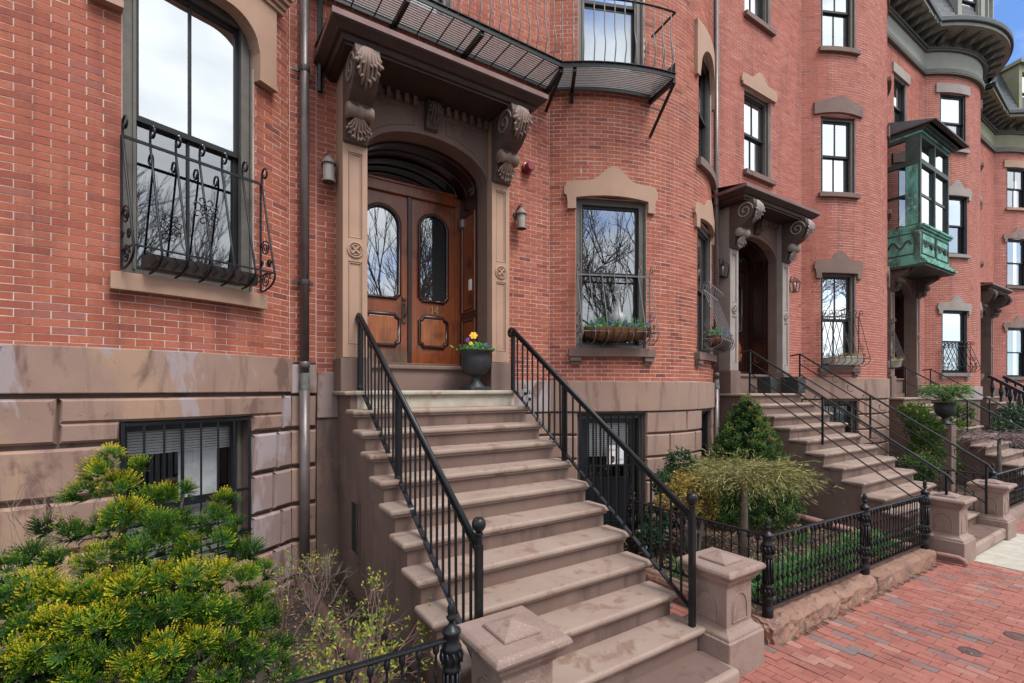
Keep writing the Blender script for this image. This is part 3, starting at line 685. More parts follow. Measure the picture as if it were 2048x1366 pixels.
# ------------------------------------------------------------------ the houses
def house_shell(name, label, W, z0, ztop, zbrick, holes, m, keep, depth=9.0, t0=None, brick_top=None, phase=0, base_holes=()):
    H = thing(name, label, 'house', (W.xa, W.yw, z0), 'row houses along the pavement')
    bt = brick_top or ztop
    wo = W.backing('brick_wall', 'mortar', H, t0 or 0, W.s3, zbrick, bt, holes)
    W.bricks(H, wo, t0 or 0, W.s3, zbrick + .004, bt, holes, m, keep, phase)
    mb = MB(); W.ribbon(mb, 0, W.s3, z0, ztop, -.75, -.70, .3); mb.build('dark_room_sheet', 'dark', H)  # near-black sheet in place of unlit rooms behind the windows
    mb = MB(); mb.box(W.xa + .01, W.xb - .01, 7.0, 7.0 + depth, z0, ztop); mb.build('house_body', 'brick_far', H)
    mb = MB(); W.ribbon(mb, 0, W.s3, bt + .001, bt + .12, -.75, .12, .3); mb.build('cornice_light_cap', 'cornice', H)  # added cap, keeps light from leaking into the gap behind the facade
    return H
def base_wall(H, W, t0, t1, z0, z1, holes, m): return W.backing('base_wall', m, H, t0, t1, z0, z1, holes, d=-.01)

# neighbour on the near left
WL = Wall(-4.2, -1.14, 3.05, 42, 1.188)
hl = (WL.sa(11.8), WL.sa(32.9), .975, 3.80); hlb = (WL.sa(11.4), WL.sa(32.1), -1.95, -.285)
HL = house_shell('brick_row_house', 'brick bow-front house at the left edge with a tall guarded window', WL, -2.6, 6.3, .30, [hl], 'brick', 300, t0=WL.sa(-34), phase=.05)
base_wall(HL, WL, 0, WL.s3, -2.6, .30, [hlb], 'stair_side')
for a, b, lo, hi, mm in ((WL.sa(-40), WL.sa(-12), -.045, .335, 'stone'), (WL.sa(-12) + .004, WL.sa(41.8), -.045, .335, 'stone'), (WL.s2 + .002, WL.s3, -.06, .265, 'stone_lilac')):
    mb = MB(); WL.ribbon(mb, a, b, lo, hi, -.01, .062, .1); mb.build('band_stone', mm, HL, bevel=.01)
rows = [(-.445, -.085), (-.875, -.485), (-1.305, -.915), (-1.72, -1.345), (-2.14, -1.76), (-2.6, -2.18)]
jl = [[-40, -18, 4.3, 39.4, 42], [-40, -9, 11.4, 32.1, 38.0, 42], [-40, -24, 3.2, 11.4, 32.1, 37.0, 42], [-40, -9, 11.4, 32.1, 39, 42], [-40, -22, 4, 22, 37, 42], [-40, -9, 14, 32, 42]]
for (lo, hi), js in zip(rows, jl):
    for i, (a, b) in enumerate(zip(js, js[1:])):
        if hlb[2] < (lo + hi) / 2 < hlb[3] - .2 and a >= 11.3 and b <= 32.2: continue
        ta, tb = WL.sa(a) + .008, WL.sa(b) - .008
        zz = [(lo, hi)]
        if lo == -.445 and a == 4.3:                # the lintel stone is cut round the basement window
            mb = MB(); WL.block(mb, ta, hlb[0] - .001, lo, hlb[3] - .001, -.01, .045, .02); mb.build('base_stone', 'stone', HL)
            mb = MB(); WL.block(mb, hlb[1] + .001, tb, lo, hlb[3] - .001, -.01, .045, .02); mb.build('base_stone', 'stone', HL); lo2 = hlb[3]
        else: lo2 = lo
        mb = MB(); WL.block(mb, ta, tb, lo2, hi, -.01, .048, .022); mb.build('base_stone', 'stone_lilac' if a >= 32 else 'stone', HL)
    mb = MB(); WL.block(mb, WL.s2 + .005, WL.s3 - .004, lo, hi, -.01, .04, .02); mb.build('base_stone', 'stone', HL)
ML = WL.frame((hl[0] + hl[1]) / 2); wl = (hl[1] - hl[0]) * .997
window(HL, ML, wl, .985, 3.80, lower='glass_screen', glass='glass_bright', depth=.12, casing=.10, label='tall two-sash window with grey brown frame')
tmL = (hl[0] + hl[1]) / 2; hL = (hl[1] - hl[0]) / 2
def hood_bot(t):
    u = abs(t - tmL)
    if u > hL: return 3.19
    r = .30
    return 3.76 if u < hL - r else 3.76 - r * (1 - math.sqrt(max(0, 1 - ((u - hL + r) / r) ** 2))) - .0
tsx = sorted([tmL + s * (hL + .22) for s in (-1, 1)] + [tmL + s * (hL + e) for s in (-1, 1) for e in (-.0001, .0001)] + [tmL - hL + 2 * hL * i / 36 for i in range(1, 36)])
mb = MB(); WL.ribbon(mb, 0, 0, hood_bot, 4.06, -.05, .075, ts=tsx); WL.ribbon(mb, 0, 0, lambda t: hood_bot(t) - .0, lambda t: hood_bot(t) + .05, .0751, .095, ts=tsx)
ho = mb.build('window_hood', 'stone_trim', HL)
mb = MB()
for i, (dz, o) in enumerate(((.0, .10), (.05, .13), (.10, .17), (.15, .20))): WL.ribbon(mb, tmL - hL - .27 - o * .3, tmL + hL + .27 + o * .3, 4.06 + dz + .0005, 4.06 + dz + .05, -.02, o, .12)
mb.build('hood_cornice', 'stone_trim', ho, bevel=.008)
sill(WL, HL, hl[0], hl[1], .974, .15, .10, .085)
mbw = MB(); MLb = WL.frame((hlb[0] + hlb[1]) / 2); wlb = (hlb[1] - hlb[0]) * .996
window(HL, MLb, wlb, hlb[2], hlb[3], frm='frame', sash='frame_black', glass='glass_clear', cover=('slats', .80, 1.0), depth=.20, casing=.06, muntin=True, label='barred basement window')
q = MB(); q.box(.0, .35, -.345, -.335, -1.3, -.6, MLb); q.build('curtain', 'curtain', HL)
q = MB()
zz = -1.92
while zz < -1.18: q.add([MLb(-.5, -.36, zz), MLb(.5, -.36, zz), MLb(.5, -.33, zz + .055), MLb(-.5, -.33, zz + .055)], [(0, 1, 2, 3)]); zz += .065
q.build('shutter', 'white_blind', HL, fix=False)

GB = thing('window_bars', 'black iron bars over the near left basement window', 'window bars', MLb(0, 0, hlb[2]))
for z in (hlb[2] + .02, -1.03, hlb[3] - .03): MB().box(-wlb / 2 + .01, wlb / 2 - .01, -.035, -.012, z - .014, z + .014, MLb).build('cross_bar', 'iron', GB)
for i in range(8): u = lerp(-wlb / 2 + .02, wlb / 2 - .02, i / 7); MB().bar(MLb(u, -.023, hlb[2] + .01), MLb(u, -.023, hlb[3] - .01), .026 if i in (0, 7) else .018).build('bar', 'iron', GB)
# number fourteen
WA = Wall(1.190, 6.66, 3.05, 42, 8.80)
ha_d = (WA.sx(1.50), WA.sx(3.57), -.1, 3.70)
ha_w = (WA.sa(-34.3), WA.sa(-12.2), .62, 2.97); ha_w2 = (WA.sa(12.2), WA.sa(34.3), .62, 2.97)
ha_u = (WA.sa(-33.6), WA.sa(-13.2), 4.95, 7.2); ha_u2 = (WA.sa(13.2), WA.sa(33.6), 3.98, 6.1); ha_e = (WA.sx(1.85), WA.sx(2.95), 5.0, 7.4)
ha_b = (WA.sa(-33.8), WA.sa(-12.7), -2.95, -.39); ha_b2 = (WA.sa(14.5), WA.sa(33), -1.75, -.42)
HA = house_shell('brick_row_house', 'brick house number 14 with carved brown door hood, steep stoop and rounded bow', WA, -3.0, 8.4, .105, [ha_d, ha_w, ha_w2, ha_u, ha_u2, ha_e], 'brick', 300)
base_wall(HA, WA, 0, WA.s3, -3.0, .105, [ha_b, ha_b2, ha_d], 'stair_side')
mb = MB(); WA.ribbon(mb, .003, .24, -.35, .19, -.01, .045); mb.build('band_stone', 'stone_lilac', HA, bevel=.01)
mb = MB(); WA.ribbon(mb, .003, .24, -3.0, -.353, -.01, .02); mb.build('corner_stone', 'stair_side', HA)
for a, b, mm in ((WA.sx(3.62), WA.s1 - .003, 'stone_lilac'), (WA.s1 + .004, WA.sa(11), 'stone_plain'), (WA.sa(11) + .004, WA.sa(41.9), 'stone_plain'), (WA.s2 + .003, WA.s3 - .003, 'stone_lilac')):
    mb = MB(); WA.ribbon(mb, a, b, -.365, .10, -.01, .055, .1); mb.build('band_stone', mm, HA, bevel=.01)
rows = [(-.715, -.385), (-1.085, -.745), (-1.46, -1.115), (-1.83, -1.49), (-2.2, -1.86), (-2.6, -2.23)]
ja = [[-42, -33.8, -12.7, 4.5, 14.5, 33, 42], [-42, -33.8, -12.7, -3.5, 9.5, 14.5, 33, 42], [-42, -33.8, -12.7, 4.5, 14.5, 33, 42], [-42, -33.8, -12.7, -3.5, 9.5, 14.5, 33, 42], [-42, -33.8, -12.7, 4.5, 16, 42], [-42, -33.8, -12.7, -3.5, 9.5, 27, 42]]
for r_, ((lo, hi), js) in enumerate(zip(rows, ja)):
    for a, b in zip(js, js[1:]):
        if (a, b) == (-33.8, -12.7) or ((a, b) == (14.5, 33) and r_ < 4): continue
        mb = MB(); WA.block(mb, WA.sa(a) + .006, WA.sa(b) - .006, lo, hi, -.01, .035, .018); mb.build('base_stone', 'stone_plain', HA)
    xs = [3.62, 4.12, 4.618] if r_ % 2 else [3.62, 4.35, 4.618]
    for a, b in zip(xs, xs[1:]):
        mb = MB(); WA.block(mb, WA.sx(a) + .006, WA.sx(b) - .006, lo, hi, -.01, .035, .018); mb.build('base_stone', 'stone_plain', HA)
    mb = MB(); WA.block(mb, WA.s2 + .01, WA.s3 - .006, lo, hi, -.01, .035, .018); mb.build('base_stone', 'stone_lilac', HA)
MAW = WA.frame((ha_w[0] + ha_w[1]) / 2); wA = (ha_w[1] - ha_w[0]) * .995
window(HA, MAW, wA, ha_w[2], ha_w[3], lower='glass_screen', glass='glass', depth=.12, casing=.10, muntin=False, label='window above the flower basket left of the bow')
MAW2 = WA.frame((ha_w2[0] + ha_w2[1]) / 2); window(HA, MAW2, wA, ha_w2[2], ha_w2[3], depth=.12, casing=.10, muntin=False)
for hh in (ha_w, ha_w2):
    ear_lintel(WA, HA, hh[0], hh[1], hh[3] - .03, 3.19, 3.43, ear=.18, drop=.17, head=.035); sill(WA, HA, hh[0], hh[1], .615, .13, .10, .11, 'stone_b', feet=True)
MAU = WA.frame((ha_u[0] + ha_u[1]) / 2); window(HA, MAU, (ha_u[1] - ha_u[0]) * .995, 4.96, 7.2, glass='glass_bright', lower='glass', cover=('roller', 0, 1), depth=.12, casing=.09, muntin=False)
window(HA, WA.frame((ha_u2[0] + ha_u2[1]) / 2), (ha_u2[1] - ha_u2[0]) * .995, 3.99, 6.1, depth=.12, casing=.09, muntin=False)
mb = MB(); t_ = (ha_u2[0] + ha_u2[1]) / 2; hq = (ha_u2[1] - ha_u2[0]) / 2 + .16
WA.ribbon(mb, 0, 0, lambda t: 5.55 + .5 * math.sqrt(max(0, 1 - ((t - t_) / (hq - .14)) ** 2)) if abs(t - t_) < hq - .14 else 5.4, 6.35, -.03, .06, ts=[t_ - hq + 2 * hq * i / 40 for i in range(41)]); mb.build('lintel', 'stone_trim', HA)
sill(WA, HA, ha_u2[0], ha_u2[1], 3.985, .14, .09, .1, 'stone_b')
window(HA, WA.frame((ha_e[0] + ha_e[1]) / 2), ha_e[1] - ha_e[0] - .01, 5.0, 7.4, glass='glass_bright', cover=('curtain', 0, 1), depth=.12, muntin=False)
window(HA, WA.frame((ha_b2[0] + ha_b2[1]) / 2), (ha_b2[1] - ha_b2[0]) * .995, ha_b2[2], ha_b2[3], frm='frame_black', sash='frame_black', glass='glass_screen', depth=.15)
XA, YA = 2.53, 5.65
entry(HA, XA, YA, 5.08)
yd = 6.6; xm = 2.565
dl = door_leaf(HA, XA - .76, xm - .012, yd, .353, 2.72, 1.26, 2.53, worn=True); dr = door_leaf(HA, xm + .012, XA + .76, yd, .353, 2.72, 1.26, 2.53)
MB().box(xm - .028, xm + .028, yd - .03, yd - .001, .353, 2.72).build('astragal', 'wood_dark', dl, bevel=.01)
hn = MB(); hn.box(xm - .11, xm - .055, yd - .022, yd - .001, .92, 1.30); hn.tube([(xm - .082, yd - .02, 1.19), (xm - .082, yd - .075, 1.17), (xm - .082, yd - .08, 1.05), (xm - .082, yd - .02, .99)], .012, 6); hn.lathe([(.022, 0), (.022, .02), (.01, .03)], (xm - .082, yd - .02, 1.25), 10, axis='y'); hn.build('handle', 'bronze', dl, bevel=.004)
d14 = MB(); x_ = 2.955; zq = 1.085; yy = yd - .012                        # the brass 14
d14.box(x_ - .048, x_ - .036, yy, yy + .008, zq + .008, zq + .118); d14.box(x_ - .062, x_ - .022, yy, yy + .008, zq - .001, zq + .0075); d14.bar((x_ - .064, yy + .004, zq + .098), (x_ - .043, yy + .004, zq + .114), .008, .008)
d14.box(x_ + .040, x_ + .052, yy, yy + .008, zq + .008, zq + .118); d14.box(x_ + .026, x_ + .066, yy, yy + .008, zq - .001, zq + .0075); d14.box(x_ - .008, x_ + .072, yy - .001, yy + .0075, zq + .030, zq + .040); d14.bar((x_ - .004, yy + .003, zq + .036), (x_ + .045, yy + .003, zq + .115), .008, .010)
d14.build('number_14', 'brass', dr)
ip = MB(); ip.box(XA + .815, XA + .839, 6.2, 6.28, 1.42, 1.58); ip.build('intercom', 'white', HA, bevel=.005)
ip = MB(); ip.box(XA + .80, XA + .839, 6.45, 6.53, 2.40, 2.52); ip.build('door_closer', 'lockgrey', HA, bevel=.005)
# basement door of number 14 with its iron bars and parcel notice
MAB = WA.frame((ha_b[0] + ha_b[1]) / 2); wb = (ha_b[1] - ha_b[0]) * .995
bf = MB(); h_ = wb / 2
bf.box(-h_, -h_ + .07, -.28, -.10, -2.95, -.39, MAB); bf.box(h_ - .07, h_, -.28, -.10, -2.95, -.39, MAB); bf.box(-h_ + .07, h_ - .07, -.28, -.11, -.48, -.39, MAB)
bd = bf.build('basement_door', 'frame', HA)
q = MB(); q.box(-h_ + .07, h_ - .07, -.25, -.21, -2.95, -1.55, MAB); q.box(-h_ + .07, -h_ + .19, -.25, -.21, -1.55, -.48, MAB); q.box(h_ - .19, h_ - .07, -.25, -.21, -1.55, -.48, MAB); q.box(-h_ + .19, h_ - .19, -.25, -.211, -.56, -.48, MAB); q.box(-h_ + .19, h_ - .19, -.25, -.211, -1.55, -1.43, MAB); q.build('door_leaf', 'frame_black', bd)
MB().add([MAB(-h_ + .19, -.23, -1.43), MAB(h_ - .19, -.23, -1.43), MAB(h_ - .19, -.23, -.56), MAB(-h_ + .19, -.23, -.56)], [(0, 1, 2, 3)]).build('pane', 'glass_clear', bd, fix=False)
q = MB(); zz = -1.10
while zz < -.57: q.add([MAB(-h_ + .19, -.28, zz), MAB(h_ - .19, -.28, zz), MAB(h_ - .19, -.265, zz + .03), MAB(-h_ + .19, -.265, zz + .03)], [(0, 1, 2, 3)]); zz += .034
q.build('blind', 'white_blind', bd, fix=False)
for i in range(9):
    u = lerp(-h_ + .06, h_ - .06, i / 8); MB().bar(MAB(u, -.07, -2.94), MAB(u, -.07, -.42), .016).build('gate_bar', 'iron', bd)
for z in (-.42, -1.22, -2.1, -2.9): MB().box(-h_ + .02, h_ - .02, -.085, -.055, z - .012, z + .012, MAB).build('gate_rail', 'iron', bd)
smoothmesh(MB().lathe([(.012, 0), (.03, .012), (.034, .03), (.024, .045), (0, .05)], MAB(h_ - .14, -.21, -1.7), 10, axis='y').build('knob', 'brass', bd))
note = tag(MB().box(-.02, .30, -.205, -.203, -1.22, -.92, MAB).build('parcel_notice', 'paper', bd))
def lettering(txt, M, u, z, size, m, parent, o=.001):
    cu = bpy.data.curves.new('t', 'FONT'); cu.body = txt; cu.size = size; tmp = bpy.data.objects.new('t', cu); COL.objects.link(tmp)
    bpy.context.view_layer.update(); me = bpy.data.meshes.new_from_object(tmp.evaluated_get(bpy.context.evaluated_depsgraph_get())); bpy.data.objects.remove(tmp)
    for v in me.vertices: v.co = Vector(M(u + v.co.x, o, z + v.co.y))
    me.materials.clear(); return link('lettering', me, m, parent)
MT['fx'] = mat('purple_print', (.07, .02, .22), .7); MT['fo'] = mat('orange_print', (.75, .16, .01), .7); MT['ub'] = mat('brown_print', (.06, .025, .008), .7); MT['us'] = mat('blue_print', (.02, .09, .28), .7)
lettering('Fed', MAB, .02, -1.01, .055, 'fx', note, -.2015); lettering('Ex', MAB, .108, -1.01, .055, 'fo', note, -.2015)
q = MB(); q.prism([(.04, -1.10), (.04, -1.17), (.075, -1.205), (.11, -1.17), (.11, -1.10), (.075, -1.085)], lambda u, z: MAB(u, -.2025, z), lambda u, z: MAB(u, -.2018, z)); q.build('shield_mark', 'ub', note)
lettering('ups', MAB, .05, -1.155, .036, 'fo', note, -.2012); lettering('USPS', MAB, .155, -1.165, .042, 'us', note, -.2015)
# red alarm on the wall
al = MB(); al.lathe([(.085, 0), (.085, .05), (.07, .055), (.07, .135), (.06, .145), (0, .146)], (4.18, 6.0, 3.30), 18, axis='y'); tag(al.build('fire_alarm_bell', 'red'), 'round dark red alarm on the brick right of the number 14 door hood', 'alarm')

# the two further houses, then the one at the far end
def flat_lintel(W, H, t0, t1, zb, h, m, ext=.13, out=.05, arch=.0):
    mb = MB(); tm = (t0 + t1) / 2; hh = (t1 - t0) / 2 + ext
    W.ribbon(mb, 0, 0, lambda t: zb, lambda t: zb + h + arch * (1 - ((t - tm) / hh) ** 2), -.03, out, ts=[tm - hh + 2 * hh * i / 16 for i in range(17)]); mb.build('lintel', m, H, bevel=.006)
WB = Wall(8.81, 14.45, 3.2, 42, 16.70); XB = 10.08
hb_d = (WB.sx(XB - 1.03), WB.sx(XB + 1.03), -.15, 3.70)
hb_p = (WB.sa(-34), WB.sa(-16.8), .50, 2.80); hb_2 = (WB.sa(-34), WB.sa(-16.8), 4.72, 6.60); hb_3 = (WB.sa(-34), WB.sa(-16.8), 8.22, 10.2)
hb_p2, hb_22, hb_32 = [(WB.sa(16.8), WB.sa(34), h[2], h[3]) for h in (hb_p, hb_2, hb_3)]
hb_e2 = (WB.sx(9.90), WB.sx(10.98), 4.70, 6.52); hb_e3 = (WB.sx(9.92), WB.sx(10.98), 8.10, 10.1)
hb_b = (WB.sa(-33), WB.sa(-16), -1.5, -.32)
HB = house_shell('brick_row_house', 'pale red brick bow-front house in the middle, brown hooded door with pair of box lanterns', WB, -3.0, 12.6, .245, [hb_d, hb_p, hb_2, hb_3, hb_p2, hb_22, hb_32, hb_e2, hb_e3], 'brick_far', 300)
base_wall(HB, WB, 0, WB.s3, -3.0, .245, [hb_b, hb_d], 'stair_side')
for a, b in ((.004, WB.sx(XB - 1.1)), (WB.sx(XB + 1.1), WB.s1 - .003), (WB.s1 + .003, WB.sa(41.8)), (WB.s2 + .004, WB.s3 - .004)):
    mb = MB(); WB.ribbon(mb, a, b, -.26, .24, -.01, .055, .1); mb.build('band_stone', 'stone_plain', HB, bevel=.01)
for r_ in range(6):
    lo = -.63 - .37 * r_; js = [-42, -33, -16, -2, 13, 28, 42] if r_ % 2 else [-42, -33, -16, -9, 6, 21, 42]
    for a, b in zip(js, js[1:]):
        if (a, b) == (-33, -16) and r_ < 3: continue
        mb = MB(); WB.block(mb, WB.sa(a) + .006, WB.sa(b) - .006, lo, lo + .335, -.01, .035, .018); mb.build('base_stone', 'stone_plain', HB)
    mb = MB(); WB.block(mb, .006, WB.sx(XB - 1.1), lo, lo + .335, -.01, .035, .018); mb.build('base_stone', 'stone_lilac', HB)
for hh, pk in ((hb_p, 3.31), (hb_p2, 3.31)): ear_lintel(WB, HB, hh[0], hh[1], hh[3] - .02, 3.08, pk, 'stone_b', drop=.13)
for hh in (hb_2, hb_22):
    mb = MB(); tm = (hh[0] + hh[1]) / 2; q = (hh[1] - hh[0]) / 2 + .17
    WB.ribbon(mb, 0, 0, lambda t: 6.60 + .05 * (1 - ((t - tm) / q) ** 2), lambda t: 6.90 + .17 * max(0, 1 - abs(t - tm) / q * 1.25), -.03, .055, ts=[tm - q + 2 * q * i / 24 for i in range(25)]); mb.build('lintel', 'stone_b', HB, bevel=.006)
for hh in (hb_p, hb_p2, hb_2, hb_22, hb_3, hb_32): sill(WB, HB, hh[0], hh[1], hh[2] - .003, .11, .09, .06, 'stone_b', feet=hh[2] < 1)
for hh in (hb_3, hb_32, hb_e3): flat_lintel(WB, HB, hh[0], hh[1], hh[3], .28, 'stone_b')
tm = (hb_e2[0] + hb_e2[1]) / 2; ear_lintel(WB, HB, hb_e2[0], hb_e2[1], 6.5, 6.74, 6.95, 'stone_trim', ear=.16, drop=.001)
for hh in (hb_e2, hb_e3): sill(WB, HB, hh[0], hh[1], hh[2] - .003, .11, .09, .05, 'stone_b')
cov = {0: ('roller', 0, 1), 1: ('roller', 0, .55), 2: ('slats', .25, 1)}
wbars = None
for i, hh in enumerate((hb_p, hb_2, hb_3, hb_p2, hb_22, hb_32, hb_e2, hb_e3)):
    window(HB, WB.frame((hh[0] + hh[1]) / 2), (hh[1] - hh[0]) * .995, hh[2], hh[3], glass='glass_bright', lower='glass_bright', cover=cov[i % 3] if i != 6 else ('curtain', 0, .5), depth=.12, casing=.085)
window(HB, WB.frame((hb_b[0] + hb_b[1]) / 2), (hb_b[1] - hb_b[0]) * .995, hb_b[2], hb_b[3], cover=('slats', .1, .9), depth=.15)
for i in range(7):
    MBf = WB.frame((hb_b[0] + hb_b[1]) / 2); MB().bar(MBf(-.45 + .15 * i, -.06, hb_b[2]), MBf(-.45 + .15 * i, -.06, hb_b[3]), .014).build('window_bar', 'iron', HB)
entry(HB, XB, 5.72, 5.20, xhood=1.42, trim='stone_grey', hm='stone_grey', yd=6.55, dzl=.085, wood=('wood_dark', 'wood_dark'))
d2 = door_leaf(HB, XB - .75, XB - .01, 6.55, .353, 2.72, 1.3, 2.5, 'wood_dark'); d3 = door_leaf(HB, XB + .01, XB + .75, 6.55, .353, 2.72, 1.3, 2.5, 'wood_dark')
tag(MB().lathe([(.08, 0), (.08, .05), (.065, .055), (.065, .13), (0, .14)], (11.72, 6.0, 3.02), 16, axis='y').build('fire_alarm_bell', 'red'), 'dark red alarm beside the right console bracket of the middle house', 'alarm')

WC = Wall(16.71, 22.45, 3.2, 42, 24.70); XC = 17.92
hc = {}
hc['d'] = (WC.sx(XC - 1.03), WC.sx(XC + 1.03), -.15, 3.70)
hc['p'] = (WC.sa(-32), WC.sa(-13), .50, 2.60); hc['2'] = (WC.sa(-32), WC.sa(-13), 4.45, 6.42); hc['3'] = (WC.sa(-33), WC.sa(-14.3), 7.95, 9.80)
hc['p2'] = (WC.sa(13), WC.sa(32), .50, 2.60); hc['22'] = (WC.sa(13), WC.sa(32), 4.45, 6.42); hc['32'] = (WC.sa(14), WC.sa(33), 7.95, 9.80); hc['e3'] = (WC.sx(17.85), WC.sx(18.85), 7.95, 9.60)
hc['e2'] = (WC.sx(16.9), WC.sx(18.9), 3.75, 6.9)
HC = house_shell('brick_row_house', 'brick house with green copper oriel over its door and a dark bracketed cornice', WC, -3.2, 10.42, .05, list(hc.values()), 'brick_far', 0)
base_wall(HC, WC, 0, WC.s3, -3.2, .05, [hc['d']], 'stair_side')
for a, b in ((WC.sx(XC + 1.1), WC.s1 - .003), (WC.s1 + .003, WC.sa(41.8))):
    mb = MB(); WC.ribbon(mb, a, b, -.4, .05, -.01, .055, .15); mb.build('band_stone', 'stone_grey', HC, bevel=.01)
for k_, hh in hc.items():
    if k_ in ('d', 'e2'): continue
    window(HC, WC.frame((hh[0] + hh[1]) / 2), (hh[1] - hh[0]) * .995, hh[2], hh[3], frm='frame_black', sash='frame_black', glass='glass_bright', lower='glass', cover=('slats', 0, .9) if k_ == 'p' else ('curtain', 0, 1) if k_ == '3' else None, depth=.1, casing=.06, muntin=False)
    sill(WC, HC, hh[0], hh[1], hh[2] - .003, .11, .09, .06, 'stone_grey', feet=hh[2] < 1)
    if hh[2] < 7: ear_lintel(WC, HC, hh[0], hh[1], hh[3] - .02, hh[3] + .22, hh[3] + .50, 'stone_grey', drop=.12)
    else: flat_lintel(WC, HC, hh[0], hh[1], hh[3], .30, 'stone_grey', .15)
entry(HC, XC, 5.72, 5.2, hood=False, dzl=.255, trim='stone_b', hm='carved_shade', wood=('wood_dark', 'wood_dark'))
door_leaf(HC, XC - .75, XC - .01, 6.6, .353, 2.72, 1.3, 2.5, 'wood_dark'); door_leaf(HC, XC + .01, XC + .75, 6.6, .353, 2.72, 1.3, 2.5, 'wood_dark')
def cornice(H, W, z, fr, dormers=()):
    """frieze, bead rows, brackets, deep gutter, slate roof with dormers"""
    def rb(name, m, z0, z1, o, st=.2, parent=H, bev=0): mb = MB(); W.ribbon(mb, 0.0, W.s3, z0, z1, -.2, o, st); return mb.build(name, m, parent, bevel=bev)
    c = rb('cornice_frieze', fr, z + .10, z + .72, .06)
    rb('lower_moulding', 'cornice', z - .02, z + .0995, .11, parent=c); rb('upper_moulding', 'cornice', z + .721, z + .84, .14, parent=c)
    rb('bracket_course', 'cornice', z + .841, z + 1.14, .10, parent=c); rb('soffit', 'cornice', z + 1.141, z + 1.20, .72, parent=c)
    rb('gutter', 'slate', z + 1.2005, z + 1.38, .82, parent=c, bev=.03); rb('gutter_fascia', fr, z + 1.10, z + 1.2, .74, parent=c)
    t = .1
    while t < W.s3:
        mb = MB(); pr = [(.10, z + 1.14), (.62, z + 1.14), (.60, z + 1.05), (.40, z + 1.0), (.28, z + .9), (.12, z + .86), (.10, z + .85)]
        mb.prism(pr, lambda o, zz: W.P(t - .06, o, zz), lambda o, zz: W.P(t + .06, o, zz)); mb.build('cornice_bracket', 'cornice', c)
        MB().box(-.07, .07, .38, .60, z + 1.125, z + 1.1405, W.frame(t + .24)).build('soffit_panel', 'frieze', c); t += .48
    t = .03; mb = MB()
    while t < W.s3: x, y, _, _ = W.pos(t, .15); mb.lathe([(0, -.035), (.032, -.02), (.04, 0), (.032, .02), (0, .035)], (x, y, z + .79), 6, cap=False); t += .1
    tag(mb.build('bead_row', 'cornice', c), kind='stuff')
    mb = MB(); ts = W.cuts(0, W.s3, .25); vs = []
    for t in ts: vs += [W.P(t, .35, z + 1.38), W.P(t, -.5, z + 3.9)]
    mb.add(vs, [(2 * i, 2 * i + 2, 2 * i + 3, 2 * i + 1) for i in range(len(ts) - 1)]); ro = mb.build('mansard_roof', 'slate', H, fix=False)
    for k in range(12):                                # courses of slates, cut to scallops
        zz = z + 1.42 + k * .2; f = (zz - z - 1.38) / 2.52; d = lerp(.35, -.5, f)
        sl = MB(); t = (k % 2) * .12
        while t < W.s3 - .22:
            sl.add([W.P(t, d + .012, zz + .25), W.P(t + .225, d + .012, zz + .25), W.P(t + .225, d + .045, zz + .07), W.P(t + .16, d + .05, zz + .02), W.P(t + .112, d + .05, zz), W.P(t + .065, d + .05, zz + .02), W.P(t, d + .045, zz + .07)], [tuple(range(7))]); t += .235
        tag(sl.build('slate_course', 'slate', ro, fix=False), kind='stuff')
    for td in dormers:
        M = W.frame(td); mb = MB(); mb.box(-.62, -.44, -1.2, .28, z + 1.4, z + 3.5, M); mb.box(.44, .62, -1.2, .28, z + 1.4, z + 3.5, M); mb.box(-.44, .44, -1.2, .279, z + 3.2, z + 3.5, M); mb.box(-.44, .44, -1.2, .30, z + 1.4, z + 1.6, M); mb.box(-.72, .72, -1.2, .42, z + 3.5, z + 3.65, M)
        do = mb.build('dormer', fr, H); window(H, lambda u, o, zz: M(u, o + .30, zz), .88, z + 1.6, z + 3.2, frm=fr, sash='frame_black', glass='glass_bright', depth=.1, casing=.04, muntin=False)
cornice(HC, WC, 10.40, 'frieze', (WC.sa(-18), WC.sa(6), WC.sx(18.2)))
# copper oriel over the third door
ox0, ox1, oy = 16.73, 19.02, 5.02
def cbox(name, m, e, z0, z1, parent, bev=0): return MB().box(ox0 - e * .2, ox1 + e, oy - e, 6.02, z0, z1).build(name, m, parent, bevel=bev)
OR = cbox('copper_oriel', 'copper', 0, 3.62, 4.42, HC); OR['label'] = 'green weathered copper oriel bay'
for e, z0, z1 in ((.16, 3.44, 3.50), (.11, 3.5005, 3.56), (.05, 3.5605, 3.6195), (.05, 4.4205, 4.48), (.09, 4.4805, 4.53)): cbox('oriel_moulding', 'copper', e, z0, z1, OR)
cbox('oriel_floor', 'copper_dark', .10, 3.38, 3.4395, OR)
fr = MB()
for x, w_ in ((ox0, .10), ((ox0 + ox1) / 2 - .035, .07), (ox1 - .06, .06)): fr.box(x, x + w_, oy, oy + .10, 4.5305, 6.95)
fr.box(ox0 + .001, ox1 - .001, oy + .001, oy + .099, 6.23, 6.36); fr.box(ox0, ox1, oy, 6.02, 6.9505, 7.05)
fr.box(ox0, ox0 + .10, oy + .1005, oy + .34, 4.5305, 6.95); fr.box(ox0 + .001, ox0 + .099, oy + .34, 6.0, 6.23, 6.36); fr.box(ox1 - .10, ox1, oy + .1005, oy + .3, 4.5305, 6.95)
fr.build('oriel_frame', 'copper_dark', OR)
MB().box(ox0 - .006, ox0 - .001, oy + .05, oy + .33, 4.56, 6.2).build('corner_panel', 'copper', OR)
MB().box(ox0 + .2, ox1 - .2, oy + .32, 6.01, 4.54, 6.94).build('oriel_dark_box', 'dark', OR)  # solid black box in place of an unlit interior
xm_ = (ox0 + ox1) / 2
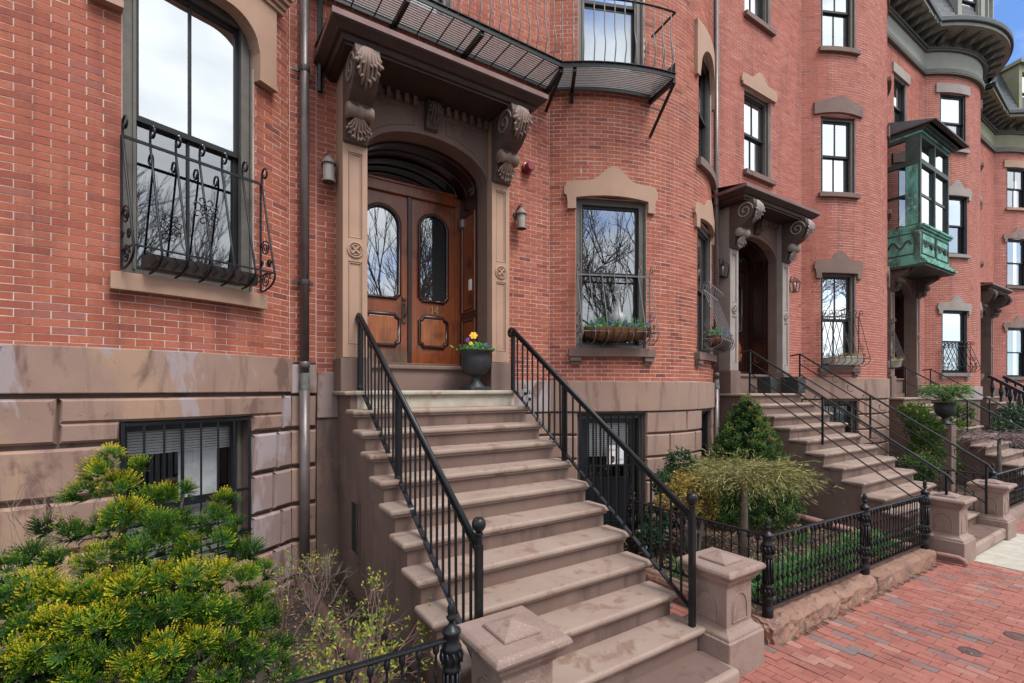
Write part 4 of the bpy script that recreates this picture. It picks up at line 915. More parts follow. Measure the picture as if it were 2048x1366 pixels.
for (a, b) in ((ox0 + .10, xm_ - .035), (xm_ + .035, ox1 - .06)):
    for c0, c1 in ((4.54, 5.40), (5.44, 6.22), (6.37, 6.94)):
        MB().add([(a, oy + .07, c0), (b, oy + .07, c0), (b, oy + .07, c1), (a, oy + .07, c1)], [(0, 1, 2, 3)]).build('pane', 'glass_bright', OR, fix=False)
    q = MB(); q.box(a, b, oy + .05, oy + .085, 5.385, 5.455); q.box(a, a + .04, oy + .051, oy + .084, 4.54, 6.22); q.box(b - .04, b, oy + .051, oy + .084, 4.54, 6.22); q.build('sash', 'frame_black', OR)
for c0, c1 in ((4.54, 5.40), (5.44, 6.22), (6.37, 6.94)):
    MB().add([(ox0 + .05, 6.0, c0), (ox0 + .05, oy + .34, c0), (ox0 + .05, oy + .34, c1), (ox0 + .05, 6.0, c1)], [(0, 1, 2, 3)]).build('pane', 'glass_door', OR, fix=False)
q = MB(); q.box(ox0 + .03, ox0 + .07, oy + .34, 6.0, 5.385, 5.455); q.build('sash', 'frame_black', OR)
for i in range(4):
    ee = .04 + .075 * i; cbox('oriel_cornice', 'copper_dark' if i else 'copper', ee, 7.0505 + .05 * i, 7.10 + .05 * i, OR)
MB().add([(ox0 - .08, oy - .36, 7.255), (ox1 + .36, oy - .36, 7.255), (ox1 - .2, 6.0, 7.75), (ox0 + .1, 6.0, 7.75), (ox1 + .36, 6.0, 7.255), (ox0 - .08, 6.0, 7.255)], [(0, 1, 2, 3), (1, 4, 2), (5, 0, 3)]).build('oriel_roof', 'slate', OR, fix=False)
MB().box(ox0 - .1, ox1 + .38, oy - .38, 6.0, 7.2005, 7.25).build('oriel_eave', 'canopy', OR, bevel=.01)
for x0_, x1_ in ((ox0 + .1, xm_ - .05), (xm_ + .05, ox1 - .1)):
    q = MB(); q.tube([(x0_, oy - .003, 3.74), (x1_, oy - .003, 3.74), (x1_, oy - .003, 4.32), (x0_, oy - .003, 4.32), (x0_, oy - .003, 3.74)], .02, 5)
    cx_ = (x0_ + x1_) / 2
    for s_ in (-1, 1):
        q.tube([(cx_ + s_ * (.04 + .05 * k), oy - .012, 4.03 + .09 * math.sin(k * 1.25)) for k in range(9)], [.028, .02, .026, .018, .026, .018, .024, .016, .01], 5)
        for k in range(5): q.tube([(cx_ + s_ * (.08 + .09 * k), oy - .01, 4.03), (cx_ + s_ * (.13 + .09 * k), oy - .014, 4.03 + (.1 if k % 2 else -.1))], [.025, .008], 5)
    q.build('scroll_panel', 'copper_dark', OR)
q = MB(); q.tube([(ox0 - .003, 5.15, 3.74), (ox0 - .003, 5.95, 3.74), (ox0 - .003, 5.95, 4.32), (ox0 - .003, 5.15, 4.32), (ox0 - .003, 5.15, 3.74)], .02, 5)
q.tube([(ox0 - .012, 5.22 + .065 * k, 4.03 + .11 * math.sin(k * 1.2)) for k in range(11)], .026, 5); q.build('scroll_panel', 'copper_dark', OR)

WD = Wall(24.71, 30.4, 3.2, 42, 33.2); XD = 25.75
hd = [(WD.sx(XD - 1.03), WD.sx(XD + 1.03), -.2, 3.70)] + [(WD.sa(-33), WD.sa(-14), a, b) for a, b in ((.45, 2.55), (4.3, 6.3), (7.6, 9.3))]
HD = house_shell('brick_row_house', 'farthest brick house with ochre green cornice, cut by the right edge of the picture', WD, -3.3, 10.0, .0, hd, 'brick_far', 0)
base_wall(HD, WD, 0, WD.s3, -3.3, .0, [hd[0]], 'stair_side')
for i, hh in enumerate(hd[1:]):
    window(HD, WD.frame((hh[0] + hh[1]) / 2), (hh[1] - hh[0]) * .995, hh[2], hh[3], frm='frame_black', sash='frame_black', depth=.1, casing=.06, muntin=i == 2)
    sill(WD, HD, hh[0], hh[1], hh[2] - .003, .11, .09, .06, 'stone_trim' if i == 2 else 'stone_b'); (flat_lintel(WD, HD, hh[0], hh[1], hh[3], .3, 'stone_trim') if i == 2 else ear_lintel(WD, HD, hh[0], hh[1], hh[3], hh[3] + .2, hh[3] + .5, 'carved', drop=.16))
entry(HD, XD, 5.72, 5.2, dzl=.31, trim='stone_b', hm='carved_shade', wood=('wood_dark', 'wood_dark'))
cornice(HD, WD, 9.95, 'frieze_d', (WD.sa(-20), WD.sx(26)))
# ------------------------------------------------------------------ ground, pavement, beds
def sheet(name, m, pts, kind='structure'): o = MB().add(pts, [tuple(range(len(pts)))]).build(name, m, fix=False); return tag(o, kind=kind)
sheet('ground', 'soil', [(-300, -300, -3.25), (300, -300, -3.25), (300, 300, -3.25), (-300, 300, -3.25)])
RDY = -1.2
def strip(name, m, y0, y1, dz, x0=-30, x1=60): return sheet(name, m, [(x0, y0, gz(x0) + dz), (x1, y0, gz(x1) + dz), (x1, y1, gz(x1) + dz), (x0, y1, gz(x0) + dz)])
strip('road', 'asphalt', -12.5, RDY, -.15)
sheet_k = MB(); sheet_k.add([(-30, RDY, gz(-30) - .16), (60, RDY, gz(60) - .16), (60, RDY, gz(60)), (-30, RDY, gz(-30)), (-30, RDY + .16, gz(-30)), (60, RDY + .16, gz(60))], [(0, 1, 2, 3), (3, 2, 5, 4)]); tag(sheet_k.build('kerb', 'stone_grey', fix=False), kind='structure')
pv = strip('pavement', 'paver_joint', RDY + .16, 2.66, -.004)
walk = sheet('path', 'paver_joint', [(3.60, 2.6, gz(4) - .002), (4.56, 2.6, gz(4) - .002), (4.56, 4.45, gz(4) - .002), (3.60, 4.45, gz(4) - .002)])
def pavers(parent, x0, x1, y0, y1, keep, skip):
    L_, W_, g = .205, .098, .006; out = []; k = 0; x = x0
    rr = random.Random(9)
    while x < x1:
        y = y0 - (k % 2) * L_ / 2 + rr.uniform(-.012, .012)
        while y < y1:
            a, b = y, y + L_ - g
            if not skip(x + W_ / 2, (a + b) / 2): out.append((x + g / 2, x + W_ - g / 2, a, b))
            y += L_
        x += W_; k += 1
    def size(q):
        c = px((q[0] + q[1]) / 2, (q[2] + q[3]) / 2, gz(q[0]))
        return 0 if not c or not (0 < c[0] < 2048 and 0 < c[1] < 1366) else 1 / c[2]
    out.sort(key=size, reverse=True); vars_ = []
    for i in range(16):
        b = MB(); b.box(-.5, .5, -.5, .5, -.5, .5); b.r = [min(1, max(0, rr.gauss(.5, .26)))] * 6; me = b.mesh('paving_brick', True); me.materials.append(MT['paver']); vars_.append(me)
    for q in out[:keep]:
        o = bpy.data.objects.new('paving_brick', rr.choice(vars_)); COL.objects.link(o); o.parent = parent
        xm_, ym_ = (q[0] + q[1]) / 2, (q[2] + q[3]) / 2; o.location = (xm_, ym_, gz(xm_) - .016 + rr.gauss(0, .0014)); o.scale = (q[1] - q[0], q[3] - q[2], .042)
        o.rotation_euler = (rr.gauss(0, .006), rr.gauss(.018, .006), rr.gauss(0, .008))
    mb = MB()
    for q in out[keep:]:
        z = [gz(q[0]) + .005 + rr.gauss(0, .0016) for _ in range(4)]
        vs = [(q[0], q[2], z[0]), (q[1], q[2], z[1]), (q[1], q[3], z[2]), (q[0], q[3], z[3])]; vs += [(a, b, c - .03) for a, b, c in vs]
        mb.add(vs, [(0, 1, 2, 3), (0, 4, 5, 1), (1, 5, 6, 2), (2, 6, 7, 3), (3, 7, 4, 0)], min(1, max(0, rr.gauss(.5, .26))))
    if mb.f: tag(mb.build('paving', 'paver', parent, attrib=True), kind='stuff')
pavers(pv, 2.0, 17.0, -.9, 2.62, 300, lambda x, y: (9.35 < x < 12.0 and .95 < y) or (4.42 < x < 8.72 and y > 2.42) or (x < 3.4 and y > 2.2) or (x > 12 and y > 2.5))
pavers(walk, 3.66, 4.5, 2.62, 4.4, 60, lambda x, y: False)
MB().add([(9.36, .95, gz(9.4) + .007), (11.98, .95, gz(12) + .007), (11.98, 2.5, gz(12) + .007), (9.36, 2.5, gz(9.4) + .007)], [(0, 1, 2, 3)]).build('concrete_slab', 'concrete', pv, fix=False)
for x, y, r in ((5.95, 1.42, .085), (6.73, 1.26, .10)):
    q = MB(); q.lathe([(r, -.02), (r, .010), (r * .86, .013), (r * .84, .008), (r * .5, .009), (r * .48, .012), (.0, .012)], (x, y, gz(x)), 20, cap=False); tag(q.build('utility_cover', 'leadpipe'), 'small round metal cover set in the brick pavement, %s' % ('nearer the picture corner' if x < 6.5 else 'by the right picture edge'), 'cover', 'pavement covers')
from mathutils import noise as mnoise
def bed(name, x0, x1, y0, y1, dz, m='soil', n=40):
    nx, ny = n, max(6, int(n * (y1 - y0) / (x1 - x0))); vs = []
    for j in range(ny + 1):
        for i in range(nx + 1):
            x, y = lerp(x0, x1, i / nx), lerp(y0, y1, j / ny); vs.append((x, y, gz(x) + dz + .05 * mnoise.noise((x * 2.1, y * 2.1, 0)) + .02 * mnoise.noise((x * 9, y * 9, 3))))
    return tag(MB().add(vs, [(j * (nx + 1) + i, j * (nx + 1) + i + 1, (j + 1) * (nx + 1) + i + 1, (j + 1) * (nx + 1) + i) for j in range(ny) for i in range(nx)]).build(name, m, fix=False), kind='structure')
bed('garden_soil', -4.2, 1.44, 2.5, 6.0, .12); bed('garden_soil', 4.6, 8.9, 2.62, 4.5, .14); bed('garden_soil', 6.2, 8.9, 4.5, 6.0, .14, n=24); bed('garden_soil', 11.2, 16.8, 2.6, 6.0, .12); bed('garden_soil', 19.1, 33, 2.6, 6.0, .12); bed('garden_soil', 16.8, 19.1, 5.4, 6.0, .12, n=8)
sheet('areaway', 'stair_side', [(3.5, 4.4, -2.97), (6.3, 4.4, -2.97), (6.3, 6.2, -2.97), (3.5, 6.2, -2.97)])
q = MB(); q.box(3.5, 6.2, 4.35, 4.45, -3.1, -2.40); q.box(6.15, 6.25, 4.45, 6.0, -3.1, -2.3); tag(q.build('areaway_wall', 'stair_side'), 'low brownstone retaining wall of the sunken yard before the basement door', 'wall')
def scatter(name, m, x0, x1, y0, y1, n, ln, wd, dz=.16, rnd=None):
    c = np.stack([NR.uniform(x0, x1, n), NR.uniform(y0, y1, n), np.zeros(n)], 1)
    c[:, 2] = [gz(x) + dz + .05 * mnoise.noise((x * 2.1, y * 2.1, 0)) for x, y in c[:, :2]]
    d = rdir(n); d[:, 2] *= .3; u = rdir(n); u[:, 2] = np.abs(u[:, 2]) + 1.2
    return tag(leaves(name, m, None, c, d, u, NR.uniform(ln * .5, ln * 1.3, n), NR.uniform(wd * .6, wd * 1.3, n), NR.random(n)), kind='stuff')
scatter('mulch', 'mulch', 4.65, 8.7, 2.7, 5.9, 9000, .05, .022, .155); scatter('mulch', 'mulch', -1.5, 1.42, 2.6, 5.9, 6000, .045, .014, .135)
scatter('mulch', 'mulch', 11.4, 16.5, 2.7, 5.8, 3000, .05, .022, .14)
def rough_stone(name, m, x0, x1, y0, y1, z0, z1, parent, amp=.03, n=18, seed=0, slope=0):
    import bmesh as bmm
    b = bmm.new(); bmm.ops.create_cube(b, size=1)
    ex = max(2, int((x1 - x0) / .04)); ey = max(2, int((y1 - y0) / .05)); ez = 6
    me = bpy.data.meshes.new(name); mb = MB()
    def q(u, v, w):
        x, y, z = lerp(x0, x1, u), lerp(y0, y1, v), lerp(z0, z1, w); p = Vector((x * 4 + seed, y * 4, z * 4))
        k = mnoise.noise_vector(p) * amp + mnoise.noise_vector(p * 3.1) * amp * .5 + mnoise.noise_vector(p * 7.3) * amp * .3
        ed = (1 if u in (0, 1) else 0) + (1 if v in (0, 1) else 0) + (1 if w == 1 else 0)
        if ed >= 2: k -= Vector(((u - .5) * amp * 1.2, (v - .5) * amp * 1.2, amp * .5))
        return (x + k.x, y + k.y, z + k.z * .6 + (gz(x) - gz(x0)) * slope)
    for (du, dv, fn) in ((ex, ez, lambda i, j: (i, 0, j)), (ex, ez, lambda i, j: (i, 1, j)), (ey, ez, lambda i, j: (0, i, j)), (ey, ez, lambda i, j: (1, i, j)), (ex, ey, lambda i, j: (i, j, 1))):
        vs = [q(*fn(i / du, j / dv)) for j in range(dv + 1) for i in range(du + 1)]
        mb.add(vs, [(j * (du + 1) + i, j * (du + 1) + i + 1, (j + 1) * (du + 1) + i + 1, (j + 1) * (du + 1) + i) for j in range(dv) for i in range(du)])
    b.free(); o = mb.build(name, m, parent)
    md = o.modifiers.new('w', 'WELD'); md.merge_threshold = .002; return o
cb = thing('garden_kerb', 'worn red sandstone kerb under the iron fence of the right garden', 'kerb', (4.5, 2.5, gz(4.5)))
rough_stone('kerb_stone', 'curb', 4.47, 6.78, 2.43, 2.70, gz(4.6) - .05, gz(4.6) + .20, cb, .05, seed=3, slope=1)
rough_stone('kerb_stone', 'curb', 6.80, 8.74, 2.44, 2.70, gz(6.8) - .05, gz(6.8) + .19, cb, .02, seed=9, slope=1)
rough_stone('kerb_stone', 'curb', 4.49, 4.70, 2.71, 4.40, gz(4.6) - .05, gz(4.6) + .19, cb, .022, seed=14)
cb2 = thing('garden_kerb', 'grey brown stone kerb beyond the far garden pillar', 'kerb', (12, 2.5, gz(12)))
rough_stone('kerb_stone', 'cap', 11.78, 16.3, 2.42, 2.68, gz(11.8) - .05, gz(11.8) + .22, cb2, .015, seed=5, slope=1)
rough_stone('kerb_stone', 'cap', 19.3, 24.0, 2.42, 2.68, gz(19.3) - .05, gz(19.3) + .22, cb2, .015, seed=6, slope=1)
cb3 = thing('garden_kerb', 'low stone kerb of the left garden under its iron fence', 'kerb', (0, 2.4, gz(0)))
rough_stone('kerb_stone', 'curb', -3.5, 1.30, 2.34, 2.56, gz(-1) - .1, gz(-1) + .2, cb3, .02, seed=8, slope=1)

# ------------------------------------------------------------------ stoops
def stoop(label, dx, dz, x0=1.376, x1=3.638, y0=5.38, g=.284, r=.2, n=10, main=False, lastr=.16):
    T = thing('stoop', label, 'stairs', ((x0 + x1) / 2 + dx, y0, gz(dx + 2.5)), 'stoops of the row houses')
    zl = -.033 + dz; X0, X1 = x0 + dx, x1 + dx; ins = .055
    prof = [(6.06, zl - .052)]
    for i in range(0, n + 1):
        yy = y0 - i * g + .05; prof += [(yy, zl - r * i - .0525), (yy, zl - r * (i + 1) + .0005)]
    yb = y0 - (n + 1) * g + .02
    prof += [(yb, zl - r * (n + 1) + .0005), (yb, -3.2), (6.06, -3.2)]
    mb = MB(); mb.prism(prof, lambda y, z: (X0 + ins, y, z), lambda y, z: (X1 - ins, y, z))
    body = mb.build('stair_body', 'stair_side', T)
    lw = MB(); lw.box(X0 - .02, X1 + .02, y0, 6.05, zl - .05, zl); lo = lw.build('landing', 'stair', T, bevel=.02, seg=3)
    if main:
        MB().box(X0 + .10, X1 - .03, y0 - .004, y0 + .4, zl - .049, zl + .003).build('landing_edge', 'stair_pale', lo, bevel=.018, seg=3)
        MB().box(X0 + .13, X1 - .056, y0 + .044, y0 + .06, zl - .199, zl - .05).build('riser_patch', 'stair_pale', body)
    for i in range(1, n + 1):
        b = MB(); z = zl - r * i; yy = y0 - i * g
        w0, w1 = (X0, X1)
        b.box(w0, w1, yy, yy + g + .06, z - .052, z); o = b.build('tread', 'stair', T, bevel=.021, seg=3)
        o.location.z += RN.uniform(-.002, .003)
        MB().box(w0 + .028, w1 - .028, yy + .026, yy + g * .8, z - .074, z - .0521).build('tread_cove', 'stair', o, bevel=.008)
    b = MB(); z = zl - r * (n + 1); yy = y0 - (n + 1) * g; b.box(X0 + .35, X1 - .01, yy - .03, yy + g + .06, z - .17, z); b.build('bottom_step', 'stair', T, bevel=.03, seg=3)
    return T
st = stoop('wide brownstone stoop of number 14 with damp stains on its treads', 0, 0, main=True)
q = MB(); q.box(1.415, 1.4305, 5.05, 5.30, -1.74, -1.21); q.build('vent_dark_panel', 'dark', st)  # black panel on the surface, paints the darkness of a recess
q = MB(); q.box(1.405, 1.4308, 5.30, 5.325, -1.76, -1.19); q.box(1.405, 1.4308, 5.025, 5.05, -1.76, -1.19); q.box(1.406, 1.4308, 5.05, 5.30, -1.21, -1.19); q.box(1.395, 1.4308, 5.03, 5.32, -1.80, -1.7405); q.build('vent_surround', 'stair_side', st)
q = MB(); q.box(1.411, 1.4308, 5.12, 5.135, -1.73, -1.22); q.build('vent_frame', 'wood_worn', st)
DB = XB - XA; DC = XC - XA; DD = XD - XA
stoop('brownstone stoop of the middle house behind the thin pipe railings', DB, -.08)
stoop('brownstone stoop climbing to the door under the copper oriel', DC, -.25)
stoop('small far stoop with heavy black balustrade at the right edge', DD, -.3)

def pillar(label, x, y, zb, top, s=.51, brk=False):
    P_ = thing('stone_pillar', label, 'pillar', (x + s / 2, y + s / 2, zb), 'stoop pillars')
    cx_, cy_ = x + s / 2, y + s / 2; H = top - zb
    def ring(o): return [(cx_ - o, cy_ - o), (cx_ + o, cy_ - o), (cx_ + o, cy_ + o), (cx_ - o, cy_ + o)]
    def solid(lv):
        mb = MB(); vs = []
        for o, z in lv: vs += [(a, b, z) for a, b in ring(o)]
        k = len(lv); return mb.add(vs, [(4 * i + j, 4 * i + (j + 1) % 4, 4 * i + 4 + (j + 1) % 4, 4 * i + 4 + j) for i in range(k - 1) for j in range(4)] + [(3, 2, 1, 0), tuple(4 * k - 4 + j for j in range(4))])
    h = s / 2
    solid([(h, zb - .1), (h, zb + .30), (h - .012, zb + .315)]).build('base', 'cap', P_, bevel=.012)
    solid([(h - .012, zb + .3155), (h - .02, zb + .335), (h - .06, zb + .36), (h - .075, zb + .385), (h - .075, top - .155), (h - .062, top - .15), (h - .06, top - .13), (h - .035, top - .115), (h - .025, top - .085), (h - .018, top - .08), (h - .016, top - .066)]).build('shaft', 'cap', P_, bevel=.006)
    cp = solid([(h - .012, top - .0655), (h + .006, top - .055), (h + .012, top - .035), (h + .004, top - .012), (h - .02, top)]).build('cap', 'cap', P_, bevel=.008)
    solid([(h * .52, top + .0005), (h * .50, top + .020), (.015, top + .062)]).build('cap_boss', 'cap', cp, bevel=.006)
    pw, z0, z1 = .105, zb + .42, top - .36
    for sx, sy in ((-1, 0), (0, -1), (1, 0)):
        def pt(u, z, d, sx=sx, sy=sy): f = h - .075 + d; return (cx_ + sx * f + (u if sy else 0), cy_ + sy * f + (u if sx else 0), z)
        out = [(-pw, z0), (-pw, z1)] + [(-pw * math.cos(math.pi * i / 12), z1 + pw * 1.25 * math.sin(math.pi * i / 12)) for i in range(1, 12)] + [(pw, z1), (pw, z0), (-pw, z0)]
        MB().tube([pt(u, z, .001) for u, z in out], .009, 5, False).build('panel_moulding', 'cap', P_)
        MB().prism([(u * .84, lerp((z0 + z1) / 2, z, .93)) for u, z in out[:-1]], lambda u, z: pt(u, z, -.004), lambda u, z: pt(u, z, .005)).build('panel', 'cap', P_)
    return P_
pillar('squat brownstone pillar at the left foot of the number 14 stoop, stained cap in front', 1.36, 2.22, gz(1.5), gz(1.5) + .87)
pillar('brownstone pillar with chipped base corner at the right foot of the number 14 stoop', 3.61, 2.31, gz(3.8), gz(3.8) + .88)
pillar('pillar with a bent drain spout at its base, left of the pale slab', 8.98, 2.20, gz(9.2), gz(9.2) + .90)
pillar('pillar on the far side of the pale concrete slab', 11.18, 2.20, gz(11.4), gz(11.4) + .90)

# ------------------------------------------------------------------ railings
def railing(label, x, ytop, ztop, yend, zend, cap_=True):
    R_ = thing('stair_railing', label, 'railing', (x, ytop, zend - .9), 'number 14 stoop railings')
    sl = (ztop - zend) / (ytop - yend); gap = .80
    curl = [(x, ytop + .02 + .075 * math.cos(a) * (1 - i * .05), ztop - .075 + .072 * math.sin(a) * (1 - i * .05)) for i, a in enumerate([lerp(1.4, -3.6, k / 11) + 0 for k in range(12)])]
    curl = [(x, ytop + .05 + .06 * math.sin(t) * (1 - t / 9), ztop - .055 + .06 * math.cos(t) * (1 - t / 9)) for t in [lerp(0, 5.2, k / 12) for k in range(13)]]
    smoothmesh(MB().tube([(x, yend + .02, zend + .01), (x, ytop - .08, ztop - .06), (x, ytop - .02, ztop - .012)] + curl[0:], .021, 8).build('handrail', 'iron', R_))
    MB().bar((x, yend, zend - .035), (x, ytop - .03, ztop - .065), .042, .02).build('rail_flange', 'iron', R_)
    MB().bar((x, yend, zend - gap), (x, ytop, ztop - gap), .042, .014).build('bottom_rail', 'iron', R_)
    MB().bar((x, ytop, -.035), (x, ytop, ztop - .03), .042).build('post', 'iron', R_)
    ym = 4.33; MB().bar((x, ym, -.033 - .2 * 4 - .21), (x, ym, ztop + (ym - ytop) * sl - .04), .045).build('post', 'iron', R_)
    q = MB(); q.bar((x, yend, zend - .98), (x, yend, zend + .02), .046); q.lathe([(.024, .02), (.024, .075), (.030, .08), (.030, .095), (.018, .10), (.014, .105)], (x, yend, zend), 10); q.build('post', 'iron', R_, bevel=.003)
    smoothmesh(MB().lathe([(.012, -.048), (.03, -.042), (.043, -.024), (.048, 0), (.043, .024), (.03, .042), (.0, .049)], (x, yend, zend + .15), 14).build('ball_finial', 'iron', R_))
    n = 25; proto = None
    for i in range(1, n):
        y = lerp(yend, ytop, i / n)
        if abs(y - ym) < .04: continue
        z0 = zend - gap + (y - yend) * sl
        if proto is None:
            proto = MB().bar((0, 0, 0), (0, 0, gap - .045), .0155).build('baluster', 'iron', R_); proto.location = Vector((x, y, z0)) - R_.location
        else: cp_ = copy_to(proto, R_, (x, y, z0)); cp_.rotation_euler = (RN.gauss(0, .004), RN.gauss(0, .004), 0)
    return R_
railing('black iron railing on the left side of the number 14 stoop', 1.57, 5.56, .84, 2.80, -1.05)
RR = railing('right black iron stoop railing of number 14, lockboxes at its top', 3.55, 5.40, .79, 2.62, -1.09)
for i, (y, z) in enumerate(((5.16, -.06), (5.06, -.13))):
    K = thing('key_lockbox', ('upper' if i == 0 else 'lower') + ' grey key lockbox hanging on the right stoop railing', 'lockbox', (3.55, y, z), 'key lockboxes')
    MB().box(3.515, 3.575, y - .05, y - .012, z - .05, z + .045).build('case', 'lockgrey', K, bevel=.008); q = MB(); q.tube([(3.53, y - .03, z + .04), (3.53, y - .02, z + .1), (3.56, y - .02, z + .1), (3.56, y - .03, z + .04)], .005, 5); q.build('shackle', 'iron', K)
    MB().box(3.525, 3.565, y - .054, y - .0505, z - .03, z + .005).build('keypad', 'iron', K)
def pipe_railing(label, x, ytop, ztop, yend, zend, nrods, dzr=.22, scroll=True):
    R_ = thing('pipe_railing', label, 'railing', (x, ytop, zend - .8), 'thin pipe railings of the further stoops')
    sl = (ztop - zend) / (ytop - yend)
    MB().tube([(x, ytop + .2, ztop - .03), (x, ytop, ztop), (x, yend, zend), (x, yend - .06, zend - .1)], .019, 6).build('handrail', 'iron', R_)
    for k in range(nrods): MB().tube([(x, ytop, ztop - dzr * (k + 1)), (x, yend, zend - dzr * (k + 1))], .0125, 5).build('rod', 'iron', R_)
    for y in (ytop, lerp(ytop, yend, .44), yend + .02):
        z = ztop + (y - ytop) * sl; MB().bar((x, y, z - .84), (x, y, z), .03).build('post', 'iron', R_)
    if scroll:
        for k in range(11):
            y = lerp(ytop - .12, yend + .12, k / 10); z = ztop + (y - ytop) * sl - dzr * .5; q = []
            for i in range(14): t = i / 13; a = lerp(-3.6, 3.6, t); rr_ = .05 * (1 - abs(2 * t - 1) * .65); q.append((x, y + (t - .5) * .10 + .03 * math.cos(a), z + (t - .5) * .10 + rr_ * math.sin(a)))
            smoothmesh(MB().tube(q, .006, 4).build('scroll', 'iron_old', R_))
pipe_railing('thin black pipe railing on the near side of the middle stoop', 8.99 + .15, 5.42, .74, 2.42, -1.28, 3)
pipe_railing('thin scrolled pipe railing on the far side of the middle stoop', 11.06, 5.42, .74, 2.42, -1.28, 3)
pipe_railing('plain pipe railing on the near side of the stoop under the oriel', 16.95, 5.42, .58, 2.42, -1.45, 1, .4, False)
pipe_railing('plain pipe railing on the far side of the stoop under the oriel', 18.9, 5.42, .58, 2.42, -1.45, 1, .4, False)
for s_, xx in (('near', 24.75), ('far', 26.7)):
    R_ = thing('stone_balustrade', 'heavy black stair balustrade on the %s side of the farthest stoop' % s_, 'railing', (xx, 4, -2.6), 'heavy black balustrades')
    MB().bar((xx, 5.4, .45), (xx, 2.6, -1.5), .14, .10).build('handrail', 'iron', R_)
    for k in range(12): y = lerp(5.3, 2.7, k / 11); z = lerp(.4, -1.5, (5.3 - y) / 2.8); MB().lathe([(.05, -.75), (.03, -.6), (.07, -.4), (.03, -.15), (.05, 0)], (xx, y, z), 8).build('baluster', 'iron', R_)

BAL = [(.016, 0), (.016, .03), (.009, .04), (.009, .10), (.022, .115), (.022, .13), (.009, .145), (.009, .20), (.02, .215), (.026, .235), (.02, .255), (.009, .27), (.009, .30), (.018, .312), (.009, .325), (.009, .47), (.016, .48), (.016, .50), (.009, .51), (.009, .60), (.022, .615), (.024, .635), (.016, .655), (.012, .66)]
bal_mesh = None
def fence(label, pts, h=.66, posts=(), step=.092, small=False):
    global bal_mesh
    x0, y0, z0 = pts[0]; F_ = thing('iron_fence', label, 'fence', pts[0], 'cast iron garden fences')
    for (a, b) in zip(pts, pts[1:]):
        A, B = Vector(a), Vector(b); L_ = (B - A).length; n = int(L_ / step)
        MB().bar(A + Vector((0, 0, h + .09)), B + Vector((0, 0, h + .09)), .042, .02).build('top_rail', 'iron', F_, bevel=.008)
        MB().bar(A + Vector((0, 0, .07)), B + Vector((0, 0, .07)), .036, .016).build('bottom_rail', 'iron', F_)
        for i in range(1, n):
            p = A.lerp(B, i / n) + Vector((0, 0, .08))
            if bal_mesh is None: bal_mesh = MB().lathe([(r_ * .82, h_) for r_, h_ in BAL], (0, 0, 0), 6).mesh('baluster'); bal_mesh.materials.append(MT['iron']); [setattr(f, 'use_smooth', True) for f in bal_mesh.polygons]
            o = bpy.data.objects.new('baluster', bal_mesh); COL.objects.link(o); o.parent = F_; o.location = p - F_.location; o.rotation_euler = (RN.gauss(0, .008), RN.gauss(0, .008), RN.uniform(0, 6))
    for p in posts:
        pr = [(.056, -.05), (.056, .09), (.048, .10), (.048, .17), (.060, .18), (.060, .195), (.050, .205), (.058, .225), (.062, .25), (.056, .285), (.064, .295), (.064, .31), (.044, .325), (.044, .57), (.058, .58), (.058, .595), (.048, .605), (.058, .63), (.062, .655), (.054, .685), (.062, .695), (.062, .71), (.050, .72), (.050, .775), (.060, .785), (.056, .80), (.034, .815), (.018, .83), (.016, .845), (.030, .86), (.034, .872), (.020, .88), (.027, .90), (.026, .925), (.012, .955), (0, .965)]
        q = MB(); q.lathe([(r_ * .9, h_) for r_, h_ in pr], p, 14)
        for k in range(10):
            a_ = k * .628; q.tube([(p[0] + .045 * math.cos(a_), p[1] + .045 * math.sin(a_), p[2] + z_) for z_ in (.33, .57)], .008, 4); q.tube([(p[0] + .058 * math.cos(a_ + e), p[1] + .058 * math.sin(a_ + e), p[2] + z_) for e, z_ in ((0, .22), (.25, .25), (0, .285))], [.006, .012, .006], 4); q.tube([(p[0] + .058 * math.cos(a_ + e), p[1] + .058 * math.sin(a_ + e), p[2] + z_) for e, z_ in ((0, .62), (.25, .655), (0, .69))], [.006, .012, .006], 4)
        smoothmesh(q.build('post', 'iron', F_)); 
    return F_
zc = gz(4.6) + .22; ze = gz(8.7) + .20
fence('cast iron baluster fence round the right garden, with three posts on a red stone kerb', [(4.60, 4.28, gz(4.6) + .23), (4.62, 2.56, zc), (8.70, 2.56, ze)], posts=[(4.60, 4.28, gz(4.6) + .22), (4.62, 2.56, zc - .03), (6.75, 2.56, (zc + ze) / 2), (8.70, 2.56, ze)])
fence('short stretch of iron fence at the bottom edge beside the left pillar', [(1.20, 2.45, gz(1.2) + .19), (-1.6, 2.45, gz(-1.6) + .19)], posts=[(1.20, 2.45, gz(1.2) + .19), (-.4, 2.45, gz(-.4) + .19)])
fence('iron fence of the farther garden between the last two stoops', [(11.9, 4.4, gz(11.9) + .22), (11.95, 2.55, gz(11.9) + .22), (16.2, 2.55, gz(16.2) + .22)], posts=[(11.95, 2.55, gz(11.9) + .22), (16.2, 2.55, gz(16.2) + .22)], step=.12)

